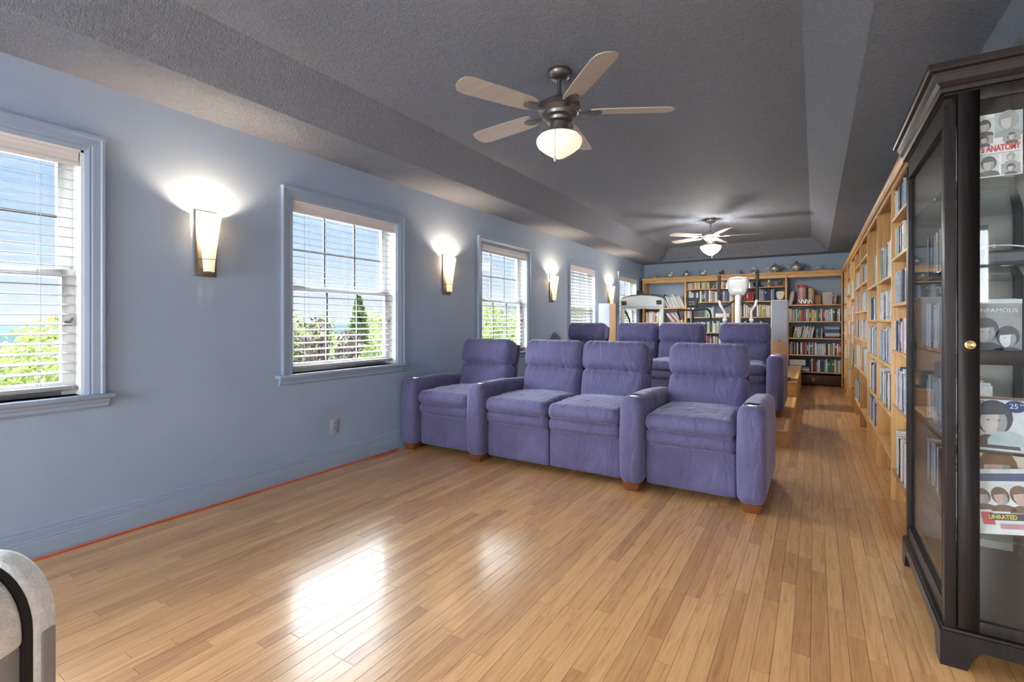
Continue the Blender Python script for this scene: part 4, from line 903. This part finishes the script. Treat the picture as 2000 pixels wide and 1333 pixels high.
# disc rows standing in the cabinet, spines towards the room
rows = [(0, .40, .70), (0, .15, .38), (1, .36, .72), (2, .085, .74), (3, .42, .72), (4, .13, .34)]
cnt = {}
for si, a, b_ in rows:
    y = CY0+a
    while y < CY0+b_:
        wd = random.choice((.015, .015, .022, .03)); c = random.choice(['white', 'pale grey', 'charcoal', 'pale blue', 'silver', 'dark blue', 'black', 'lavender', 'white', 'white', 'pale blue'])
        i = cnt[si] = cnt.get(si, 0)+1
        o = volume('disc_case', random.choice(CASES), c, None, Matrix.Translation((CX0+.06+random.uniform(0, .012), y+wd, CS[si]+.001)) @ Matrix.Rotation(-PI/2, 4, 'Z') @ Matrix.Diagonal((wd-.0008, .135, .19*random.uniform(.97, 1.03), 1)))
        tag(o, '%s disc case, %s from the door on the %s glass shelf of the cabinet' % (c, ORD[i-1], ['lowest', 'second', 'third', 'fourth', 'top'][si]), 'disc case', 'disc cases in the display cabinet')
        y += wd
t = thing('disc_player', 'small black disc player box on the fourth cabinet shelf', 'player', (CX0+.10, CY0+.05, CS[3]+.001))
part('case', B().box(0, .22, 0, .28, 0, .05), 'black_plastic', t, bevel=.004); part('front_panel', B().box(.01, .21, -.003, .001, .012, .04), 'figurine_black', t, smooth=False)
tag(link('headphone_cable', B().tube([(CX0+.09+.05*k*.3+.02*math.sin(k), CY0+.06+.012*math.cos(k*1.3), CS[3]+.058+.012*abs(math.sin(k*.9))) for k in range(12)], .0022, 7).mesh('headphone_cable', 'white_paint')), 'white cable looped on the black player', 'cable')

# ------------------------------------------------------------------ speakers
def speaker(x0, x1, y, lab):
    w = x1-x0; t = thing('tower_speaker', lab, 'speaker', (x0, y, .355), group='pair of tower speakers')
    part('base_plate', B().rbox(-.03, w+.03, -.03, .30, 0, .02, .008, 2), 'black_plastic', t, weld=True)
    part('plinth', B().box(.02, w-.02, .02, .25, .02, .22), 'black_plastic', t, bevel=.004)
    part('cabinet', B().box(0, w, .0, .27, .22, 1.12), 'speaker_beech', t, bevel=.006)
    gr = part('grille', B().rbox(.002, w-.002, -.022, .01, .53, 1.118, .009, 4), 'speaker_cloth', t, weld=True)
    part('badge', B().box(w/2-.014, w/2+.014, -.025, -.02, .548, .556), 'black_plastic', gr, smooth=False)
    part('side_shell', B().box(-.003, .0, .0, .26, .5, 1.12), 'speaker_shell', t, smooth=False)
speaker(2.75, 2.955, 7.72, 'tower speaker right of the back row, nearest the corner bookcase')
speaker(.19, .385, 7.72, 'tower speaker at the window wall, left of the treadmill')

# ------------------------------------------------------------------ treadmill
t = thing('treadmill', 'pale grey treadmill with arched console in front of the last window', 'treadmill', (.53, 9.0, .355))
TG, TD = 'treadmill_grey', 'treadmill_dark'
part('deck', B().rbox(-.33, .33, -.05, 1.25, .08, .17, .03, 3), TG, t, weld=True); part('belt', B().box(-.24, .24, -.02, 1.22, .168, .176), 'black_rubber', t, smooth=False)
part('motor_hood', B().rbox(-.33, .33, -.25, .05, .0, .26, .05, 3), TG, t, weld=True)
for s in (-1, 1):
    u = part('upright', B().tube([(s*.36, -.08, .1), (s*.365, -.06, .6), (s*.37, .0, 1.15)], .036, 10), TG, t)
    part('bolt', B().lathe([(0, 0), (.012, 0), (.012, .004), (0, .006)], n=12, M=Matrix.Translation((s*.37, -.04, 1.05)) @ Matrix.Rotation(PI/2, 4, 'X')), 'black_plastic', u)
    part('handrail', B().tube([(s*.36, 0, 1.05), (s*.37, .2, .98), (s*.36, .36, .86), (s*.355, .42, .7), (s*.35, .42, .55)], .02, 9), TD, t)
    part('cup_recess', B().rbox(s*.33-.05, s*.33+.05, -.062, 0, 1.13, 1.21, .015, 2), 'black_plastic', t, weld=True)
arc = [(-.41, 1.20), (-.38, 1.25), (-.25, 1.29), (0, 1.31), (.25, 1.29), (.38, 1.25), (.41, 1.20), (.38, 1.06), (-.38, 1.06)]
cn_ = part('console', B().prism(arc, 'y', -.05, .16), TG, t, bevel=.012)
part('console_ledge', B().box(-.36, .36, -.07, -.045, 1.10, 1.125), TG, cn_, bevel=.006)
part('console_rim', B().tube([(x, .06, z+.012) for x, z in [(-.42, 1.20), (-.39, 1.255), (-.25, 1.297), (0, 1.317), (.25, 1.297), (.39, 1.255), (.42, 1.20)]], .014, 8), TD, cn_)
part('reading_rack', B().rbox(-.13, .0, .05, .10, 1.30, 1.40, .015, 2), 'black_plastic', cn_, weld=True)

# ------------------------------------------------------------------ elliptical
t = thing('elliptical_trainer', 'white elliptical trainer with dark-gripped arms before the back bookcases', 'exercise machine', (2.20, 8.75, .355))
MW, MG = 'machine_white', 'machine_grey'
part('floor_bar', B().tube([(-.28, -.2, .04), (.28, -.2, .04)], .04, 10), MW, t); part('floor_bar', B().tube([(-.28, 1.2, .04), (.28, 1.2, .04)], .04, 10), MW, t)
part('main_beam', B().tube([(0, -.2, .06), (0, 1.2, .06)], .045, 10), MW, t)
part('flywheel_cover', B().lathe([(0, -.09), (.26, -.09), (.3, -.05), (.3, .05), (.26, .09), (0, .09)], n=28, M=Matrix.Translation((0, .75, .36)) @ Matrix.Rotation(PI/2, 4, 'Y')), MG, t)
part('mast', B().tube([(0, -.05, .06), (0, -.02, .7), (0, -.0, 1.36)], .048, 14), MW, t)
cs = part('console', B().rbox(-.165, .165, -.06, .06, 1.235, 1.535, .055, 5, lambda w: (w.x*(1-.28*max(0, (1.40-w.z)/.17)), w.y, w.z)), MG, t, weld=True, angle=60)
part('console_trim', B().tube([(-.17, .0, 1.36), (-.16, 0, 1.46), (-.12, 0, 1.525), (0, 0, 1.545), (.12, 0, 1.525), (.16, 0, 1.46), (.17, 0, 1.36)], .02, 8), MW, cs)
part('mast_collar', B().box(-.07, .07, -.075, -.05, 1.30, 1.36), 'lavender_panel', cs, bevel=.008)
for s in (-1, 1):
    part('fixed_grip', B().tube([(s*.05, -.02, 1.16), (s*.12, -.05, 1.12), (s*.20, -.10, 1.06)], .018, 9), 'black_rubber', t)
    sw = part('swing_arm', B().tube([(s*.20, .15, .25), (s*.20, .0, .85), (s*.20, -.02, .98), (s*.27, -.05, 1.10), (s*.285, -.05, 1.2)], .021, 10), MW, t)
    part('hand_grip', B().tube([(s*.283, -.05, 1.17), (s*.287, -.04, 1.4), (s*.285, .0, 1.59)], .026, 10), 'black_rubber', sw)
    part('pivot_cap', B().lathe([(0, 0), (.035, 0), (.038, .02), (.03, .04), (0, .045)], (s*.20, 0), 12, M=Matrix.Translation((0, 0, .83))), MW, sw)
    part('pedal_arm', B().tube([(s*.2, .15, .22), (s*.19, .9, .28)], .026, 8), MW, t); part('pedal', B().rbox(s*.2-.07, s*.2+.07, .25, .62, .27, .31, .012, 2), 'black_plastic', t, weld=True)

# ------------------------------------------------------------------ exercise bike
t = thing('exercise_bike', 'black exercise bike with rounded console between treadmill and elliptical', 'exercise bike', (1.40, 9.25, .355))
K = 'black_plastic'
part('floor_bar', B().tube([(-.25, -.35, .03), (.25, -.35, .03)], .03, 9), K, t); part('floor_bar', B().tube([(-.25, .6, .03), (.25, .6, .03)], .03, 9), K, t)
part('frame', B().tube([(0, -.35, .04), (0, -.2, .35), (0, .2, .4), (0, .6, .05)], .035, 9).tube([(0, -.2, .3), (0, -.1, 1.0)], .03, 9).tube([(0, .25, .35), (0, .4, .7)], .028, 9), K, t)
part('flywheel', B().lathe([(0, -.05), (.2, -.05), (.22, -.03), (.22, .03), (.2, .05), (0, .05)], n=26, M=Matrix.Translation((0, -.1, .3)) @ Matrix.Rotation(PI/2, 4, 'Y')), 'treadmill_dark', t)
part('seat', B().rbox(-.13, .13, .3, .58, .68, .77, .035, 3, lambda w: (w.x*(.55+.45*(w.y-.3)/.28), w.y, w.z)), K, t, weld=True)
cs = part('console', B().rbox(-.125, .125, -.17, -.11, 1.05, 1.265, .05, 4, lambda w: (w.x*(1+.12*(w.z-1.15)/.1), w.y, w.z)), K, t, weld=True, angle=60)
part('console_badge', B().box(-.05, .05, -.178, -.168, 1.165, 1.175).box(-.04, -.01, -.178, -.168, 1.12, 1.135).box(.01, .05, -.178, -.168, 1.125, 1.14), 'machine_grey', cs, smooth=False)
for s in (-1, 1): part('handlebar', B().tube([(0, -.12, 1.02), (s*.12, -.16, 1.03), (s*.24, -.14, 1.04), (s*.275, -.05, 1.02), (s*.28, .1, .93), (s*.26, .14, .85)], .016, 9), 'black_rubber', t)
for s in (-1, 1): part('crank', B().tube([(s*.06, .0, .35), (s*.07, s*.12, .35+s*.08)], .013, 7).box(s*.11-.045, s*.11+.045, s*.12-.04, s*.12+.04, .345+s*.08, .37+s*.08), 'machine_grey', t)

# ------------------------------------------------------------------ pale padded piece at the lower left corner
t = thing('padded_seat_back', 'rounded pale grey padded furniture end with black stripe, lower left corner', 'chair', (1.92, .29, 0), R(33))
def rr(x0, x1, z0, z1, r):
    p = [(x0, z0), (x1, z0)]
    p += [(x1-r+r*math.cos(a), z1-r*1.25+r*1.25*math.sin(a)) for a in [PI/2*k/10 for k in range(11)]]+[(x0+r-r*math.sin(a), z1-r*1.25+r*1.25*math.cos(a)) for a in [PI/2*k/10 for k in range(11)]]
    return p
part('outer_shell', B().prism(rr(-.42, .03, .06, .69, .115), 'y', .024, .075), 'fleece', t, bevel=.012, angle=60)
part('black_gasket', B().prism(rr(-.415, .024, .06, .683, .112), 'y', .012, .025), 'black_rubber', t, smooth=True, angle=60)
part('front_pad', B().prism(rr(-.42, .021, .52, .683, .11), 'y', -.06, .012), 'fleece', t, bevel=.012, angle=60)
part('front_panel', B().box(-.42, .012, -.05, .012, .06, .52), 'grey_panel', t, bevel=.004)
part('front_strip', B().box(-.03, .0, -.056, -.045, .06, .515), 'lavender_panel', t, bevel=.003)
part('side_panel', B().box(.02, .034, .036, .066, .06, .53), 'grey_panel', t, bevel=.003)
part('foot', B().box(-.40, .02, -.04, .07, 0, .06), 'black_plastic', t, bevel=.004)

# ------------------------------------------------------------------ outdoors
random.seed(5)
gb = B(); NX, NY = 24, 40; vs = []; fs = []
for i in range(NX+1):
    for j in range(NY+1):
        x = -.3-(i/NX)**2.2*420; y = -150+j/NY*700
        z = -4.2-.02*abs(x)+2*noise.noise(Vector((x*.02, y*.02, 0)))*(min(1, abs(x)/40)); vs.append((x, y, z))
for i in range(NX):
    for j in range(NY): a = i*(NY+1)+j; fs.append((a, a+1, a+NY+2, a+NY+1))
g_ = struct('ground_outside', 'grassy ground far below the windows', gb.add(vs, fs), 'grass')
plain('bounce_slab_pale', (.52, .51, .48), .9, var=.1)
struct('bounce_slab', 'unseen pale slab below the windows, added to bounce light up', B().box(-24, -.3, -14, 40, -4.6, -3.9), 'bounce_slab_pale', smooth=False)  # out of view, added to reflect daylight up onto the ceiling
def hill(name, lab, x, zt, amp, mat, y0, y1):
    b = B(); n = 90; vs = []; fs = []
    for i in range(n+1):
        y = y0+(y1-y0)*i/n; h = zt+amp*noise.noise(Vector((y*.004, x, 0)))+amp*.35*noise.noise(Vector((y*.017, x, 3)))
        vs += [(x+260, y, zt-40), (x+60, y, h-6), (x, y, h), (x-60, y, zt-40)]
    for i in range(n):
        for k in range(3): a = i*4+k; fs.append((a, a+1, a+5, a+4))
    o = struct(name, lab, b.add(vs, fs), mat); return o
hill('hills_near', 'wooded hills on the horizon, tinted blue-green for haze', -700, -9, 9, 'far_hill_haze', -800, 2600)
hill('hills_far', 'hills on the horizon, tinted blue for haze', -1500, 0, 22, 'farther_hill_haze', -1800, 5200)
def leaves(name, pts, mat, sz):
    b = B(); tones = []
    vs = []; fs = []
    for p, k in pts:
        n = Vector((random.gauss(0, 1), random.gauss(0, 1), random.gauss(0, 1)+.6)).normalized(); u = n.orthogonal().normalized(); v = n.cross(u); s = sz*random.uniform(.6, 1.3)
        o_ = len(vs); vs += [tuple(p+u*s), tuple(p+v*s*.5), tuple(p-u*s), tuple(p-v*s*.5)]; fs.append((o_, o_+1, o_+2, o_+3)); tones += [k]*4
    me = bpy.data.meshes.new(name); me.from_pydata(vs, [], fs); me.materials.append(MATS[mat])
    at = me.attributes.new('tone', 'FLOAT', 'POINT'); at.data.foreach_set('value', tones); return me
def crown(kind):
    pts = []
    if kind == 'round':
        cl = [(Vector((random.gauss(0, .9), random.gauss(0, .9), 4.3+random.gauss(0, .7))), random.uniform(.55, .95)) for _ in range(26)]
        for c, r in cl:
            for _ in range(260):
                d = Vector((random.gauss(0, 1), random.gauss(0, 1), random.gauss(0, 1))).normalized()*r*random.uniform(.65, 1.05); pts.append((c+d, random.random()))
    else:
        for _ in range(6500):
            z = random.random()**.8; r = (1-z)**.75*1.35+.06
            a = random.random()*2*PI; q = r*math.sqrt(random.random())*(.75+.25*math.sin(a*5+z*30)); pts.append((Vector((q*math.cos(a), q*math.sin(a), 1.0+z*5.6)), random.random()))
    return pts
rp, cp_ = crown('round'), crown('cone')
TM = {'bright': leaves('foliage', rp, 'leaf_bright', .105), 'mid': leaves('foliage', rp, 'leaf_mid', .105), 'plum': leaves('foliage', rp, 'leaf_plum', .105), 'yellow': leaves('foliage', rp, 'leaf_yellow', .105), 'cone': leaves('foliage', cp_, 'leaf_mid', .11)}
TRK = B().tube([(0, 0, -1), (.05, 0, 1.5), (0, .05, 3.4), (.1, 0, 4.6)], .16, 8, r2=.05).tube([(0, 0, 2.2), (.5, .2, 3.4), (.8, .3, 4.4)], .07, 6, r2=.03).tube([(0, 0, 2.4), (-.5, -.2, 3.5), (-.7, -.4, 4.3)], .07, 6, r2=.03).mesh('trunk', 'bark')
# x, y, height of the top, kind, scale, label
TREES = [(-15.0, 15.65, 2.45, 'cone', .72, 'tall pointed green tree seen through the second window'), (-11, 10.5, .55, 'plum', .75, 'dark plum-leaved tree low in the second window'),
 (-20.0, 20.7, 1.0, 'bright', .9, 'bright green round tree behind the pointed tree'), (-15.5, 19.2, 1.05, 'bright', .8, 'bright green tree right of the pointed tree'), (-27, 22.5, .85, 'mid', 1.0, 'mid green tree behind the plum tree'),
 (-18.0, 14.2, .8, 'bright', .85, 'bright green tree left of the pointed tree'), (-11.5, 14.2, .35, 'bright', .6, 'low bright tree at the foot of the pointed tree'), (-15.2, 10.2, .45, 'bright', .5, 'low bright tree left of the plum tree'),
 (-19.0, 5.6, .55, 'bright', .9, 'bright tree low in the window at the frame edge'), (-12, 3.6, .35, 'bright', .8, 'nearer bright tree at the left frame edge'), (-27, 8.3, .1, 'mid', 1.1, 'far mid green tree in the first window'), (-13.0, 7.0, .75, 'mid', .5, 'small green tree at the right of the first window'), (-22, 1.6, .0, 'yellow', .8, 'yellow-green tree in the first window'),
 (-22.0, 37.0, 2.1, 'bright', 1.2, 'bright tree seen in the third window'), (-16, 32.0, 1.5, 'mid', .8, 'mid green tree behind the third window blind'), (-11.5, 21.6, .8, 'bright', .8, 'low bright tree in the third window'), (-13, 28.5, 1.2, 'bright', .9, 'bright tree between the third and fourth windows'),
 (-17, 43.0, 2.6, 'mid', 1.1, 'green tree seen through the half-closed blind'), (-25, 60.0, 3.2, 'bright', 1.3, 'bright tree behind the half-closed blind'), (-14, 51.0, 2.8, 'bright', 1.1, 'bright tree beyond the last window')]
for x, y, zt, kd, sc, lab in TREES:
    top = 6.6 if kd == 'cone' else 6.1
    t = thing('garden_tree', lab, 'tree', (x, y, zt-top*sc), random.uniform(0, 6), 'trees outside the windows'); t.scale = (sc,)*3
    fo = link('foliage', TM[kd], t); link('trunk', TRK, t)
